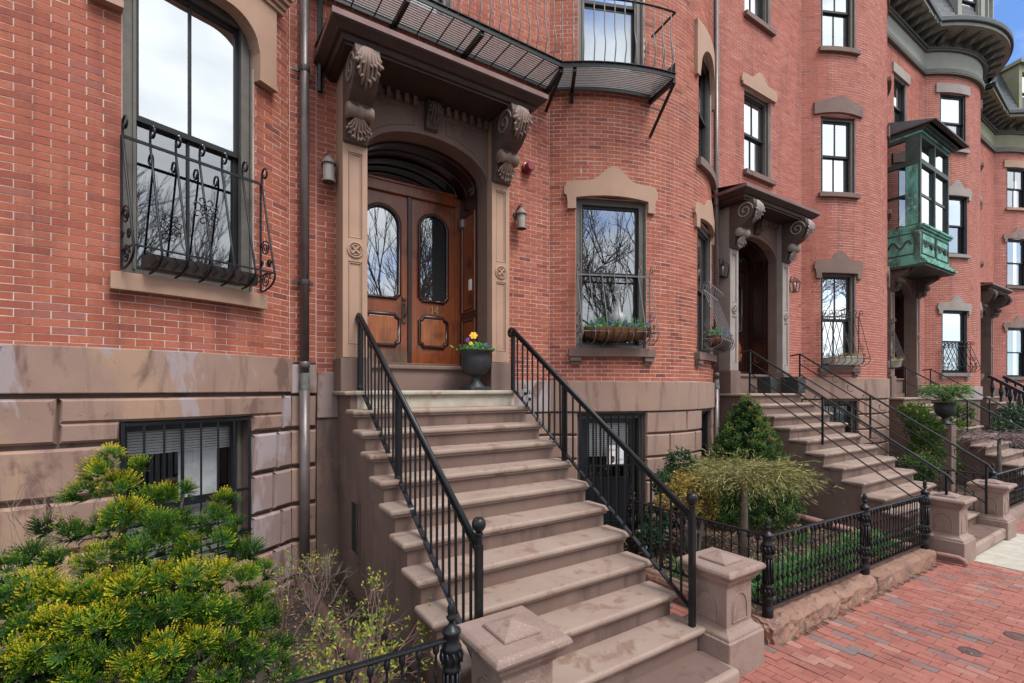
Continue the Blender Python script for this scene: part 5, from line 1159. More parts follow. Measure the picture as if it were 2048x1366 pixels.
# ------------------------------------------------------------------ downpipes and drains
def downpipe(label, x, y, z0, z1, r):
    D_ = thing('downpipe', label, 'downpipe', (x, y, z0), 'downpipes')
    MB().tube([(x, y, .08), (x, y, z1)], r, 14).build('pipe', 'pipe', D_); smoothmesh(D_.children[0])
    o = MB().tube([(x, y, z0), (x, y, .02)], r * 1.12, 14).build('lower_pipe', 'pipe', D_); smoothmesh(o)
    q = MB().lathe([(r * 1.02, .30), (r * 1.18, .29), (r * 1.18, .24), (r * 1.03, .23)], (x, y, 0), 14, cap=False); smoothmesh(q.build('collar', 'pipe', D_))
    smoothmesh(MB().lathe([(r * 1.16, -.02), (r * 1.24, .02), (r * 1.05, .17)], (x, y, 0), 14, cap=False).build('patched_joint', 'copper_pipe', D_))
    for z in (1.2, 3.62):
        q = MB(); q.lathe([(r * 1.15, -.03), (r * 1.2, 0), (r * 1.15, .03)], (x, y, z), 12, cap=False); q.box(x - .12, x + .10, y + r * .8, y + r * .8 + .02, z - .02, z + .02); q.build('strap', 'iron_old', D_)
downpipe('dark brown downpipe left of the number 14 door hood', 1.045, 5.90, -2.3, 6.4, .05)
downpipe('slim brown downpipe between the number 14 bow and the middle house door', 8.70, 5.86, -2.4, 8.4, .05)
def drain(label, pts, r, m): tag(smoothmesh_r(MB().tube(pts, r, 12).build('drain_pipe', m)), label, 'pipe', 'drain pipes across the gardens')
def smoothmesh_r(o): smoothmesh(o); return o
drain('dark peeling drain pipe lying across the left garden soil', [(.98, 5.85, -2.15), (1.0, 5.6, -2.16), (1.06, 4.0, -2.15), (1.10, 2.62, -2.2)], .062, 'leadpipe')
drain('pinkish drain pipe crossing the right garden behind the fence', [(8.72, 5.85, -2.2), (8.7, 5.5, -2.22), (8.75, 4.6, -2.20), (8.80, 2.75, -2.33)], .055, 'pinkpipe')
drain('small bent spout on the pillar beside the pale slab', [(8.80, 2.62, -2.36), (8.88, 2.36, -2.36), (8.90, 2.24, -2.365), (8.90, 2.19, -2.39), (8.90, 2.17, -2.45)], .032, 'pinkpipe')
# ------------------------------------------------------------------ window guards, baskets
guard('window_guard', 'large black bellied window guard with scrolls on the near left window', ML, wl * 1.05, .995, 2.17, 7, .05, .30, 'iron', .0105, belly=.14)
T_ = thing('window_box', 'black trough in the guard of the near left window', 'planter', ML(0, .2, 1.0)); q = MB(); q.prism([(.06, 1.02), (.20, 1.02), (.23, 1.13), (.06, 1.13)], lambda o, z: ML(-.46, o, z), lambda o, z: ML(.46, o, z)); q.build('trough', 'iron_old', T_)
for k in range(12): MB().tube([ML(-.44 + .08 * k, .215, 1.03), ML(-.40 + .08 * k, .235, 1.08), ML(-.44 + .08 * k, .243, 1.125)], .005, 4).build('lattice', 'iron', T_)
def basket(label, M, w, zb):
    B_ = thing('flower_basket', label, 'flower basket', M(0, .2, zb), 'fibre baskets in window guards')
    mb = MB(); n = 9; cols = 14; vs = []
    for i in range(cols + 1):
        u = lerp(-w / 2, w / 2, i / cols); e = 1 - .35 * abs(2 * i / cols - 1) ** 3
        for j in range(n + 1): a = math.pi * j / n; rr_ = (.15 + .008 * math.sin(i * 2.6)) * e; vs.append(M(u, .19 + rr_ * math.cos(a), zb + .24 - 1.35 * rr_ * math.sin(a)))
    mb.add(vs, [(i * (n + 1) + j, i * (n + 1) + j + 1, (i + 1) * (n + 1) + j + 1, (i + 1) * (n + 1) + j) for i in range(cols) for j in range(n)] + [tuple(range(n + 1)), tuple(cols * (n + 1) + j for j in range(n, -1, -1))])
    smoothmesh(mb.build('fibre_liner', 'coco', B_))
    q = MB(); q.box(-w / 2 + .01, w / 2 - .01, .07, .31, zb + .20, zb + .235, M); q.build('soil', 'soil', B_)
    for i in range(9): u = lerp(-w / 2 + .04, w / 2 - .04, i / 8); smoothmesh(MB().tube([M(u, .19 + .162 * math.cos(math.pi * j / 10), zb + .245 - .222 * math.sin(math.pi * j / 10)) for j in range(11)], .006, 4).build('rib', 'iron', B_))
    N = 520; c = np.array([M(NR.uniform(-w / 2, w / 2), NR.uniform(.08, .32), zb + .24 + abs(NR.normal(0, .045))) for _ in range(N)]); d = rdir(N); d[:, 2] = np.abs(d[:, 2]) + .4
    leaves('foliage', 'blade', B_, c, d, rdir(N), NR.uniform(.03, .075, N), NR.uniform(.015, .03, N), NR.random(N))
    N = 60; c = np.array([M(NR.uniform(-w / 2, w / 2) * .8, NR.uniform(.1, .25), zb + .32) for _ in range(N)]); d = rdir(N) * .3; d[:, 2] = 1
    leaves('tall_blades', 'blade', B_, c, d, rdir(N), NR.uniform(.12, .26, N), .014, NR.random(N))
    f = MB()
    for _ in range(46):
        p = M(NR.uniform(-w / 2, w / 2), NR.uniform(.12, .34), zb + .27 + NR.uniform(0, .07)); a0 = NR.uniform(0, 6)
        for k in range(5): a = a0 + k * 1.256; f.add([p, (p[0] + .022 * math.cos(a), p[1] - .012, p[2] + .022 * math.sin(a)), (p[0] + .022 * math.cos(a + 1), p[1] - .012, p[2] + .022 * math.sin(a + 1))], [(0, 1, 2)])
    tag(f.build('violet_flowers', 'petal_b', B_, fix=False), kind='stuff')
guard('window_guard', 'slim grey window guard over a flower basket, right of the number 14 door', MAW, wA * 1.02, .66, 1.80, 7, .05, .33, 'iron_grey', .0075, False)
basket('fibre basket of violets under the first window of the bow', MAW, 1.0, .67)
q = thing('vase', 'grey bulbous vase behind the violets in the bow window guard', 'vase', MAW(.05, .12, .9)); smoothmesh(MB().lathe([(.10, 0), (.14, .06), (.15, .16), (.13, .25), (.06, .30), (.05, .36), (.03, .38), (.028, .5), (0, .51)], MAW(.05, .06, .88), 16).build('body', 'pewter', q))
for s_ in (-1, 1):
    for zz, r0 in ((1.42, .055), (1.53, .045)): smoothmesh(MB().tube([MAW(.05 + s_ * (.06 + r0 * math.cos(i * .5) * (1 - i / 20)), .14, zz + r0 * math.sin(i * .5) * (1 - i / 20)) for i in range(15)], .008, 4).build('scroll', 'iron_grey', q))
guard('window_guard', 'window guard with basket seen edge-on at the far side of the number 14 bow', MAW2, wA * 1.02, .66, 1.75, 7, .05, .36, 'iron_grey', .0075, False)
basket('fibre basket at the far side of the bow, beside the brown downpipe', MAW2, 1.0, .67)
MBP = WB.frame((hb_p[0] + hb_p[1]) / 2); guard('window_guard', 'scrolled window guard with a pale planter on the middle house', MBP, .98, .52, 1.78, 7, .05, .36, 'iron_old', .008)
def planter(label, M, w, z):
    T_ = thing('planter_box', label, 'planter', M(0, .2, z), 'pale planter boxes'); q = MB(); q.prism([(.08, z), (.26, z), (.30, z + .2), (.06, z + .2)], lambda o, zz: M(-w / 2, o, zz), lambda o, zz: M(w / 2, o, zz)); q.build('box', 'concrete', T_, bevel=.008)
    t = MB()
    for k in range(70): u = NR.uniform(-w / 2, w / 2); p = M(u, NR.uniform(.1, .3), z + .19); e = M(u + NR.normal(0, .09), NR.uniform(.1, .38), z + .2 + NR.uniform(0, .09)); t.tube([p, e], .008, 3, False)
    tag(t.build('dry_stalks', 'twig_olive', T_), kind='stuff')
planter('pale stone planter of dry stalks in the middle house window guard', MBP, .72, .55)
MBP2 = WB.frame((hb_p2[0] + hb_p2[1]) / 2); guard('window_guard', 'window guard seen edge-on at the far side of the middle bow', MBP2, .98, .52, 1.75, 7, .05, .36, 'iron_old', .008, False); planter('pale planter at the far side of the middle bow', MBP2, .72, .55)
MCP = WC.frame((hc['p'][0] + hc['p'][1]) / 2); guard('window_guard', 'black window guard on the house with the copper oriel', MCP, 1.1, .52, 1.45, 8, .05, .34, 'iron', .010, False)
# ------------------------------------------------------------------ lanterns, urns
def jar_lantern(label, x, z):
    L_ = thing('wall_lantern', label, 'lantern', (x, 6.0, z), 'jar lanterns of number 14'); y = 5.86
    q = MB(); q.lathe([(.05, 0), (.05, .02), (.03, .03)], (x - .01, 6.0, z + .12), 10, axis='y'); q.tube([(x - .01, 5.98, z + .04), (x - .03, 5.95, z + .16), (x - .01, 5.90, z + .22), (x, y, z + .20), (x, y, z + .16)], .013, 6); q.tube([(x - .01, 5.98, z + .1), (x - .01, 5.93, z + .13), (x, 5.90, z + .24), (x + .02, 5.88, z + .25)], .009, 5); q.build('bracket', 'lantern_rust', L_)
    smoothmesh(MB().lathe([(.008, .185), (.03, .17), (.05, .15), (.072, .115), (.086, .085), (.084, .078), (.07, .08)], (x, y, z), 16, cap=False).build('cap', 'lantern', L_))
    smoothmesh(MB().lathe([(.062, .08), (.066, .0), (.062, -.10)], (x, y, z), 16, cap=False).build('glass', 'frosted', L_))
    q = MB(); q.lathe([(.062, -.10), (.078, -.105), (.08, -.125), (.066, -.13), (.066, -.11)], (x, y, z), 16, cap=False)
    for k in range(4): a = math.pi * k / 2 + .4; q.bar((x + .068 * math.cos(a), y + .068 * math.sin(a), z - .1), (x + .07 * math.cos(a), y + .07 * math.sin(a), z + .08), .008)
    q.build('cage', 'lantern', L_)
jar_lantern('weathered jar lantern on the brick left of the number 14 door', 1.30, 2.51)
jar_lantern('weathered jar lantern on the brick right of the number 14 door', 4.00, 2.455)
def box_lantern(label, x, z):
    L_ = thing('wall_lantern', label, 'lantern', (x, 6.0, z), 'box lanterns of the middle house'); y = 5.83; q = MB()
    q.box(x - .05, x + .05, 5.97, 5.995, z - .12, z + .12); q.tube([(x, 5.98, z + .05), (x, 5.9, z + .24), (x, y, z + .22), (x, y, z + .17)], .010, 5)
    for i, j in ((-1, -1), (1, -1), (1, 1), (-1, 1)):
        q.bar((x + .06 * i, y + .06 * j, z - .13), (x + .085 * i, y + .085 * j, z + .1), .014); q.bar((x + .085 * i, y + .085 * j, z + .1), (x + .02 * i, y + .02 * j, z + .18), .012)
    for a, s_ in ((-.13, .06), (.1, .085)):
        for i, j, k, l in ((-1, -1, 1, -1), (1, -1, 1, 1), (1, 1, -1, 1), (-1, 1, -1, -1)): q.bar((x + s_ * i, y + s_ * j, z + a), (x + s_ * k, y + s_ * l, z + a), .014)
    q.build('frame', 'iron', L_); smoothmesh(MB().lathe([(.025, -.12), (.032, 0), (.025, .08)], (x, y, z), 10).build('bulb', 'frosted', L_))
box_lantern('black box lantern left of the middle house door', 8.88, 2.36); box_lantern('black box lantern right of the middle house door', 11.66, 2.36)
def urn(label, x, y, z, s, group=None):
    U_ = thing('urn', label, 'urn', (x, y, z), group)
    MB().box(x - .15 * s, x + .15 * s, y - .15 * s, y + .15 * s, z, z + .045 * s).build('plinth', 'urn', U_, bevel=.006)
    pr = [(.12, .045), (.11, .06), (.07, .10), (.055, .14), (.06, .17), (.09, .19), (.15, .23), (.185, .30), (.195, .40), (.19, .47), (.205, .49), (.225, .505), (.23, .52), (.21, .525), (.18, .51), (.02, .505)]
    smoothmesh(MB().lathe([(r_ * s, h_ * s) for r_, h_ in pr], (x, y, z), 24, cap=False).build('bowl', 'urn', U_))
    return U_
U = urn('black urn of pansies on the landing by the number 14 door', 3.13, 5.66, -.030, 1.02)
N = 420; c = np.stack([3.13 + NR.normal(0, .095, N), 5.66 + NR.normal(0, .095, N), .50 + np.abs(NR.normal(0, .035, N))], 1); d = rdir(N); d[:, 2] = np.abs(d[:, 2])
leaves('foliage', 'blade', U, c, d, rdir(N), NR.uniform(.04, .075, N), NR.uniform(.03, .05, N), NR.uniform(.3, 1, N))
def flower(parent, p, r, m, name):
    f = MB(); u = Vector((-.45, -.8, .4)).normalized(); a_ = u.cross(Vector((0, 0, 1))).normalized(); b_ = u.cross(a_); P0 = Vector(p)
    for k in range(6):
        t = k * 1.047; q = [P0 + u * .01] + [P0 + (a_ * math.cos(t + e) + b_ * math.sin(t + e)) * r * g_ for e, g_ in ((-.55, .6), (-.35, 1), (.0, 1.08), (.35, 1), (.55, .6))]; f.add(q, [tuple(range(6))])
    f.build(name, m, parent, fix=False)
MB().tube([(3.06, 5.60, .50), (3.04, 5.57, .66)], .005, 4).build('flower_stem', 'blade', U); flower(U, (3.04, 5.56, .685), .05, 'petal_y', 'yellow_flower'); flower(U, (3.00, 5.56, .58), .026, 'petal_y', 'yellow_flower')
for p in ((2.96, 5.58, .62), (3.24, 5.58, .58), (3.20, 5.54, .56), (3.0, 5.63, .64)): flower(U, p, .026, 'petal_b', 'violet_flower')
for i, (x, y, s_) in enumerate(((10.35, 5.75, .3), (10.95, 5.5, .36))):
    K = thing('door_planter', ('low dark planter beside the middle house door', 'larger dark cube planter at the top of the middle stoop')[i], 'planter', (x, y, -.11), 'dark planters')
    q = MB(); q.prism([(-s_ / 2 + .03, 0), (s_ / 2 - .03, 0), (s_ / 2, .34), (-s_ / 2, .34)], lambda u, z: (x + u, y - s_ / 2, z - .11), lambda u, z: (x + u, y + s_ / 2, z - .11)); q.build('tub', 'urn', K, bevel=.01)
    MB().box(x - s_ / 2 + .02, x + s_ / 2 - .02, y - s_ / 2 + .02, y + s_ / 2 - .02, .2305, .24).build('soil', 'soil', K)
UC = urn('black urn holding a spreading green plant beside the oriel stoop', 15.25, 4.1, -.90, 1.06)
MB().box(15.08, 15.42, 3.93, 4.27, -2.7, -.901).build('pedestal', 'stair_side', UC, bevel=.01)
N = 2600; a = NR.uniform(0, 6.283, N); t = NR.random(N) ** .6; rr_ = t * .52
c = np.stack([15.25 + rr_ * np.cos(a) * 1.1, 4.1 + rr_ * np.sin(a), -.30 + .36 * np.sin(t * 2.4) * NR.random(N) ** .4 + NR.normal(0, .05, N)], 1); d = np.stack([np.cos(a), np.sin(a), .6 - 1.0 * t], 1) + NR.normal(0, .35, (N, 3))
leaves('foliage', 'fern', UC, c, d, np.tile([0, 0, 1.0], (N, 1)) + NR.normal(0, .4, (N, 3)), NR.uniform(.05, .12, N), .022, NR.random(N) * .6 + .4 * t)
YB = tag(MB().box(4.35, 4.52, 3.95, 4.08, gz(4.4), gz(4.4) + .06).build('yellow_block', 'yellow', bevel=.01), 'small yellow block on the path behind the right railing', 'block')

# ------------------------------------------------------------------ fire escape balcony
FE = thing('fire_escape', 'black slatted fire escape balcony wrapping above the door hood and bow', 'fire escape', (4.4, 5.5, 4.6)); zf = 4.62; a_end = -11
def fe_line(d, n=16, xs=1.0):
    X_, Y_ = WA.xl - .384 * d, 6 - d; a0 = math.degrees(math.atan2(X_ - WA.cx, WA.cy - Y_))
    return [(xs, Y_), (X_, Y_)] + [(WA.cx + math.sin(rad(a)) * (WA.rho + d), WA.cy - math.cos(rad(a)) * (WA.rho + d)) for a in [lerp(a0, a_end, i / n) for i in range(1, n + 1)]]
for k in range(13):
    d = lerp(.09, .55, k / 12); p = fe_line(d); q = MB()
    for (a, b) in zip(p, p[1:]): q.bar((*a, zf), (*b, zf), .012, .016)
    q.build('slat', 'iron_grey', FE)
for d in (.045, .59):
    p = fe_line(d); q = MB()
    for (a, b) in zip(p, p[1:]): q.bar((*a, zf), (*b, zf), .012, .07); q.bar((*a, zf + .036), (*b, zf + .036), .05, .010)
    q.build('edge_beam', 'iron', FE)
po = fe_line(.59); pi_ = fe_line(.045); pw_ = fe_line(.0); 
def along(line, xs, n): 
    L_ = [0]; 
    for a, b in zip(line, line[1:]): L_.append(L_[-1] + math.dist(a, b))
    out = []
    for i in range(n):
        t = L_[-1] * (i + .5) / n; k = max(j for j in range(len(L_) - 1) if L_[j] <= t); f = (t - L_[k]) / (L_[k + 1] - L_[k]); a, b = line[k], line[k + 1]; out.append((lerp(a[0], b[0], f), lerp(a[1], b[1], f), (b[0] - a[0], b[1] - a[1])))
    return out
for x, y, dv in along(po, 0, 34):
    l_ = math.hypot(*dv); nx, ny = dv[1] / l_, -dv[0] / l_
    pts = [(x + nx * o, y + ny * o, zf + z) for o, z in ((0, .0), (.005, .1), (.045, .2), (.055, .3), (.02, .42), (-.005, .55), (.0, .75), (.0, .95))]
    smoothmesh(MB().tube(pts, .0085, 5).build('baluster', 'iron_grey', FE))
q = MB()
for (a, b) in zip(po, po[1:]): q.bar((*a, zf + .95), (*b, zf + .95), .035, .012)
ea, eb = pi_[-1], po[-1]; q.bar((*ea, zf + .95), (*eb, zf + .95), .035, .012); q.build('top_rail', 'iron', FE)
for k in range(3): f = (k + .5) / 3; x, y = lerp(ea[0], eb[0], f), lerp(ea[1], eb[1], f); smoothmesh(MB().tube([(x, y, zf), (x + .03, y, zf + .2), (x + .05, y, zf + .3), (x, y, zf + .5), (x, y, zf + .95)], .0085, 5).build('baluster', 'iron_grey', FE))
MB().bar((*ea, zf + .12), (*eb, zf + .12), .008, .17).build('end_board', 'iron', FE)
for i, (wx, wy) in enumerate([(2.1, 6), (3.1, 6), (4.55, 6)] + [(WA.cx + math.sin(rad(a)) * WA.rho, WA.cy - math.cos(rad(a)) * WA.rho) for a in (-35.5, -11.0)]):
    a = math.atan2(wx - WA.cx, WA.cy - wy) if i > 2 else 0; nx, ny = (math.sin(a), -math.cos(a)) if i > 2 else (-.25 if i == 2 else 0, -1)
    dd = .57; o = (wx + nx * dd, wy + ny * dd); q = MB(); q.bar((wx, wy, zf - .06), (*o, zf - .05), .05, .07)
    zs_ = zf - .62 if i == 4 else zf - .34
    if i in (2, 4): q.bar((o[0], o[1], zf - .08), (wx, wy, zs_), .045, .02)
    else: q.bar((wx, wy - .001, zf - .2), (wx + nx * .1, wy + ny * .1, zf - .1), .05, .05)
    q.build('support', 'iron', FE)
for k in range(12):
    x = 1.3 + .28 * k; MB().bar((x, 5.41, zf - .014), (x, 5.955, zf - .014), .012, .012).build('cross_bar', 'iron', FE)
hk = tag(MB().tube([(1.22, 5.95, 5.4), (1.22, 5.93, 4.3), (1.22, 5.95, 3.45)], .03, 6).build('hanging_strap', 'iron'), 'dark iron strap hanging left of the door hood', 'strap')
# ------------------------------------------------------------------ plants
def at(u, v, Y):
    a = (u - 1024) / 970; rx, ry, rz = FX + a * FY, FY - a * FX, (776 - v) / 970; k = Y / ry; return np.array([rx * k, Y, rz * k])
def cypress(label):
    T = thing('golden_cypress', label, 'shrub', (-.3, 3.3, -2.3))
    blobs = [(222, 920, 3.45, .09, .75), (205, 955, 3.45, .14, .8), (172, 995, 3.5, .14, .5), (240, 985, 3.42, .15, .75), (281, 943, 3.5, .08, .45), (250, 1035, 3.35, .16, .85), (215, 1060, 3.4, .17, .4), (300, 1010, 3.5, .13, .5), (335, 1000, 3.4, .10, .5), (368, 985, 3.35, .06, .5), (445, 1008, 3.3, .07, .5), (425, 1040, 3.3, .11, .45), (395, 1065, 3.35, .12, .35), (100, 1060, 3.6, .13, .15), (150, 1075, 3.5, .15, .25), (60, 1120, 3.5, .14, .15), (25, 1150, 3.4, .14, .2), (120, 1130, 3.4, .16, .3), (200, 1130, 3.25, .16, .75), (270, 1115, 3.25, .17, .35), (330, 1090, 3.3, .17, .4), (380, 1105, 3.25, .15, .45), (440, 1095, 3.3, .15, .35), (490, 1110, 3.3, .14, .35), (85, 1195, 3.1, .17, .9), (30, 1215, 3.1, .16, .3), (140, 1210, 3.05, .16, .8), (200, 1200, 3.05, .16, .7), (260, 1190, 3.05, .17, .75), (320, 1170, 3.05, .16, .7), (375, 1170, 3.0, .15, .85), (430, 1160, 3.05, .15, .75), (485, 1165, 3.15, .13, .5), (505, 1200, 3.15, .12, .45), (55, 1270, 2.95, .16, .4), (110, 1265, 2.9, .15, .8), (165, 1260, 2.9, .15, .8), (225, 1255, 2.9, .15, .75), (290, 1245, 2.9, .16, .4), (350, 1230, 2.9, .16, .45), (410, 1225, 2.9, .15, .6), (460, 1240, 2.95, .14, .45), (505, 1255, 3.0, .13, .4), (20, 1330, 2.85, .15, .6), (75, 1320, 2.8, .14, .85), (130, 1325, 2.8, .15, .5), (200, 1330, 2.8, .15, .3), (265, 1330, 2.78, .15, .85), (330, 1310, 2.78, .15, .75), (395, 1290, 2.8, .15, .85), (450, 1300, 2.85, .14, .5), (500, 1315, 2.85, .13, .5), (545, 1335, 2.85, .11, .4), (575, 1362, 2.8, .09, .4), (-40, 1200, 3.2, .2, .3), (-60, 1290, 3.0, .2, .3), (310, 1060, 3.3, .15, .4), (360, 1055, 3.35, .13, .35), (470, 1065, 3.35, .10, .3), (520, 1150, 3.25, .11, .4), (530, 1240, 3.05, .11, .4), (555, 1290, 2.98, .10, .4), (300, 1370, 2.72, .15, .7), (420, 1370, 2.74, .15, .6), (160, 1380, 2.74, .15, .6)]
    C, D, U, LN, WD, R_ = [], [], [], [], [], []
    core = np.array([-.30, 3.55, -1.75])
    for (u, v, Y, r, gold) in blobs:
        r = r * (.74 if v < 1150 else .84) * (.75 if u < 160 and v < 1160 else 1)
        p0 = at(u, v, Y)
        nf = int(34 * (r / .15) ** 2) + 8
        out = (p0 - core) / np.linalg.norm(p0 - core)
        for _ in range(nf):
            o = rdir(1)[0]; o = o + .45 * out + np.array([-.08, -.45, .25]); o /= np.linalg.norm(o)
            b = p0 + o * r * np.array([.85, .8, .85]) * NR.uniform(.55, .95)
            v = np.array([0, -.35, .55]) + .8 * out + NR.normal(0, .45, 3); f = v - o * np.dot(v, o); f /= np.linalg.norm(f)
            up = .75 * o + np.array([0, -.1, .5]) + NR.normal(0, .25, 3); s = np.cross(f, up); s /= np.linalg.norm(s); up = np.cross(s, f)
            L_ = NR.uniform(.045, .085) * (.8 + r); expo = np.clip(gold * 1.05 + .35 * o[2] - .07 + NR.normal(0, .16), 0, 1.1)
            for j in range(11):
                ph = -1.45 + 2.9 * j / 10 + NR.normal(0, .07); fd = math.cos(ph) * f + math.sin(ph) * s; tdir = np.cross(up, fd); Lj = L_ * (1 - .15 * abs(ph) / 1.45) * NR.uniform(.8, 1.1)
                for k in range(9):
                    t = (k + 1) / 9; cup = .75 * t ** 2
                    q = b + fd * Lj * t * (1 - .15 * t * t) + up * Lj * cup; sg = 1 if k % 2 else -1
                    C.append(q); D.append(fd * .8 + tdir * sg * .6 + up * 1.1 * t); U.append(up - fd * .7 * t + NR.normal(0, .25, 3)); LN.append(Lj * .19); WD.append(Lj * .125)
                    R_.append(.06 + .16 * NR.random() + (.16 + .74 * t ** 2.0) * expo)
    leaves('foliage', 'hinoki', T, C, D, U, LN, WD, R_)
    n = 5200; a = rdir(n) * (NR.random((n, 1)) ** .33); c = core + np.array([.0, .05, -.05]) + a * np.array([.62, .36, .8]); leaves('inner_foliage', 'hinoki', T, c, rdir(n), rdir(n), .09, .03, NR.random(n) * .12)  # near-black core leaves paint the shade in gaps between the plumes
    q = MB()
    for (u, v, Y, r, g_) in blobs[::3]:
        p = at(u, v, Y); q.tube([(-.25, 3.6, -2.3), tuple(lerp(np.array([-.25, 3.6, -1.9]), p, .5)), tuple(p)], [.035, .02, .006], 5)
    q.build('stems', 'bark', T)
cypress('large green and gold cypress shrub in front of the near left basement window')

def twigs(mb, p, d, ln, r, depth, spread=.55, shrink=.68, kids=3, up=.1, n=5, jitter=.12, tips=None):
    p = Vector(p); d = Vector(d).normalized(); pts, rs = [p.copy()], [r]
    segs = 3
    for i in range(segs):
        d = (d + Vector((RN.gauss(0, jitter), RN.gauss(0, jitter), RN.gauss(0, jitter) + up * .3))).normalized(); p = p + d * (ln / segs); pts.append(p.copy()); rs.append(r * lerp(1, .62, (i + 1) / segs))
    mb.tube(pts, rs, n if r > .02 else 4 if r > .006 else 3, False)
    if depth == 0:
        if tips is not None: tips.append((p.copy(), d.copy()))
        return
    for k in range(kids if depth > 1 else kids + 1):
        t = RN.uniform(.45, 1) if k else 1; i = min(segs - 1, int(t * segs)); b = pts[i].lerp(pts[i + 1], min(1, t * segs - i))
        v = Vector((RN.gauss(0, 1), RN.gauss(0, 1), RN.gauss(0, .8))).normalized(); nd = (d + v * spread * (1 if k else .5) + Vector((0, 0, up))).normalized()
        twigs(mb, b, nd, ln * shrink * RN.uniform(.75, 1.15), r * .6, depth - 1, spread, shrink, kids, up, n, jitter, tips)
def shrub(label, base, n, ln, m, leafm=None, dens=8, depth=3, spread=.6, name='bare_shrub', lean=(0, 0, 0), leaf=(.03, .014)):
    T = thing(name, label, 'shrub', base); mb = MB(); tips = []
    for i in range(n):
        d = Vector((RN.gauss(0, .45), RN.gauss(0, .45), 1)) + Vector(lean); twigs(mb, Vector(base) + Vector((RN.gauss(0, .04), RN.gauss(0, .04), 0)), d, ln * RN.uniform(.7, 1.1), .007, depth, spread, .66, 3, .08, 5, .16, tips)
    mb.build('twigs', m, T)
    if leafm:
        C, D = [], []
        for p, d in tips:
            if RN.random() < .75:
                for _ in range(dens): C.append(np.array(p) + NR.normal(0, .012, 3)); D.append(np.array(d) + NR.normal(0, .8, 3))
        k = len(C); leaves('leaves', leafm, T, C, D, np.tile([0, -.3, 1.0], (k, 1)) + NR.normal(0, .35, (k, 3)), NR.uniform(leaf[0] * .6, leaf[0] * 1.2, k), leaf[1], NR.random(k))
    return T
b1 = at(700, 1330, 3.35); shrub('leggy azalea with fresh yellow green leaves beside the stoop wall', (.95, 3.35, -2.22), 10, .40, 'twig_red', 'azalea', 4, 3, .6, 'azalea', (-.1, 0, 0))
shrub('small azalea with bright new leaves low at the bottom edge', (.70, 3.0, -2.24), 10, .34, 'twig_red', 'azalea', 5, 3, .7, 'azalea')
shrub('rusty leaved bare bush against the left house base', (.62, 4.6, -2.22), 10, .40, 'twig_red', 'azalea', 3, 3, .6, 'bare_shrub', leaf=(.026, .013))
shrub('grey leafless twiggy bush before the corner of the stoop', (.98, 4.5, -2.22), 5, .42, 'twig', None, 0, 3, .6, 'bare_shrub')
shrub('pale leafless branches at the left picture edge beside the cypress', (-1.05, 4.2, -2.2), 9, .75, 'twig', None, 0, 3, .55, 'bare_shrub')
def cone_tree(label, base, h, r):
    T = thing('dwarf_spruce', label, 'conifer', base); b = np.array(base)
    C, D, R_ = [], [], []
    for i in range(330):
        t = (i + NR.random()) / 330; t = 1 - (1 - t) ** .62; a = i * 2.39996 + NR.normal(0, .2); rr_ = r * (1 - t ** 1.6) ** .85 * NR.uniform(.72, 1.04) * (.72 + 3 * t if t < .09 else 1); cr_ = .13 * (1 - .45 * t) * NR.uniform(.75, 1.2)
        p = b + np.array([rr_ * math.cos(a), rr_ * math.sin(a), t * h]); out = np.array([math.cos(a), math.sin(a), .45]); k = 75
        o = rdir(k) + out * .6; o /= np.linalg.norm(o, axis=1, keepdims=True); C.append(p + o * cr_ * NR.uniform(.5, 1.05, (k, 1))); D.append(o + NR.normal(0, .45, (k, 3)))
        rust = .4 * NR.random() if t > .6 and math.cos(a - 5.2) > 0 else 0
        R_.append(.25 + .35 * o[:, 2] + .15 * NR.random(k) + .1 * NR.normal() + rust)  # clump tops toned paler than undersides, top light painted into the leaves
    C, D, R_ = np.concatenate(C), np.concatenate(D), np.concatenate(R_); n = len(C)
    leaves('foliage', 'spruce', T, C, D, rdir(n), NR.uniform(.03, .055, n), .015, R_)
    m_ = 4000; t = NR.random(m_) * .95; a = NR.uniform(0, 6.283, m_); rr_ = r * (1 - t ** 1.6) ** .85 * .78 * np.sqrt(NR.random(m_)); leaves('inner_foliage', 'spruce', T, b + np.stack([rr_ * np.cos(a), rr_ * np.sin(a), t * h], 1), rdir(m_), rdir(m_), .09, .04, NR.random(m_) * .1)  # darkest tones inside paint the shade between clumps
    MB().tube([base, (base[0], base[1], base[2] + h * .9)], [.05, .01], 7).build('trunk', 'bark', T)
    return T
cone_tree('green cone-shaped dwarf spruce with rusty tip in the right garden', (7.9, 4.75, -2.26), 2.12, .84)
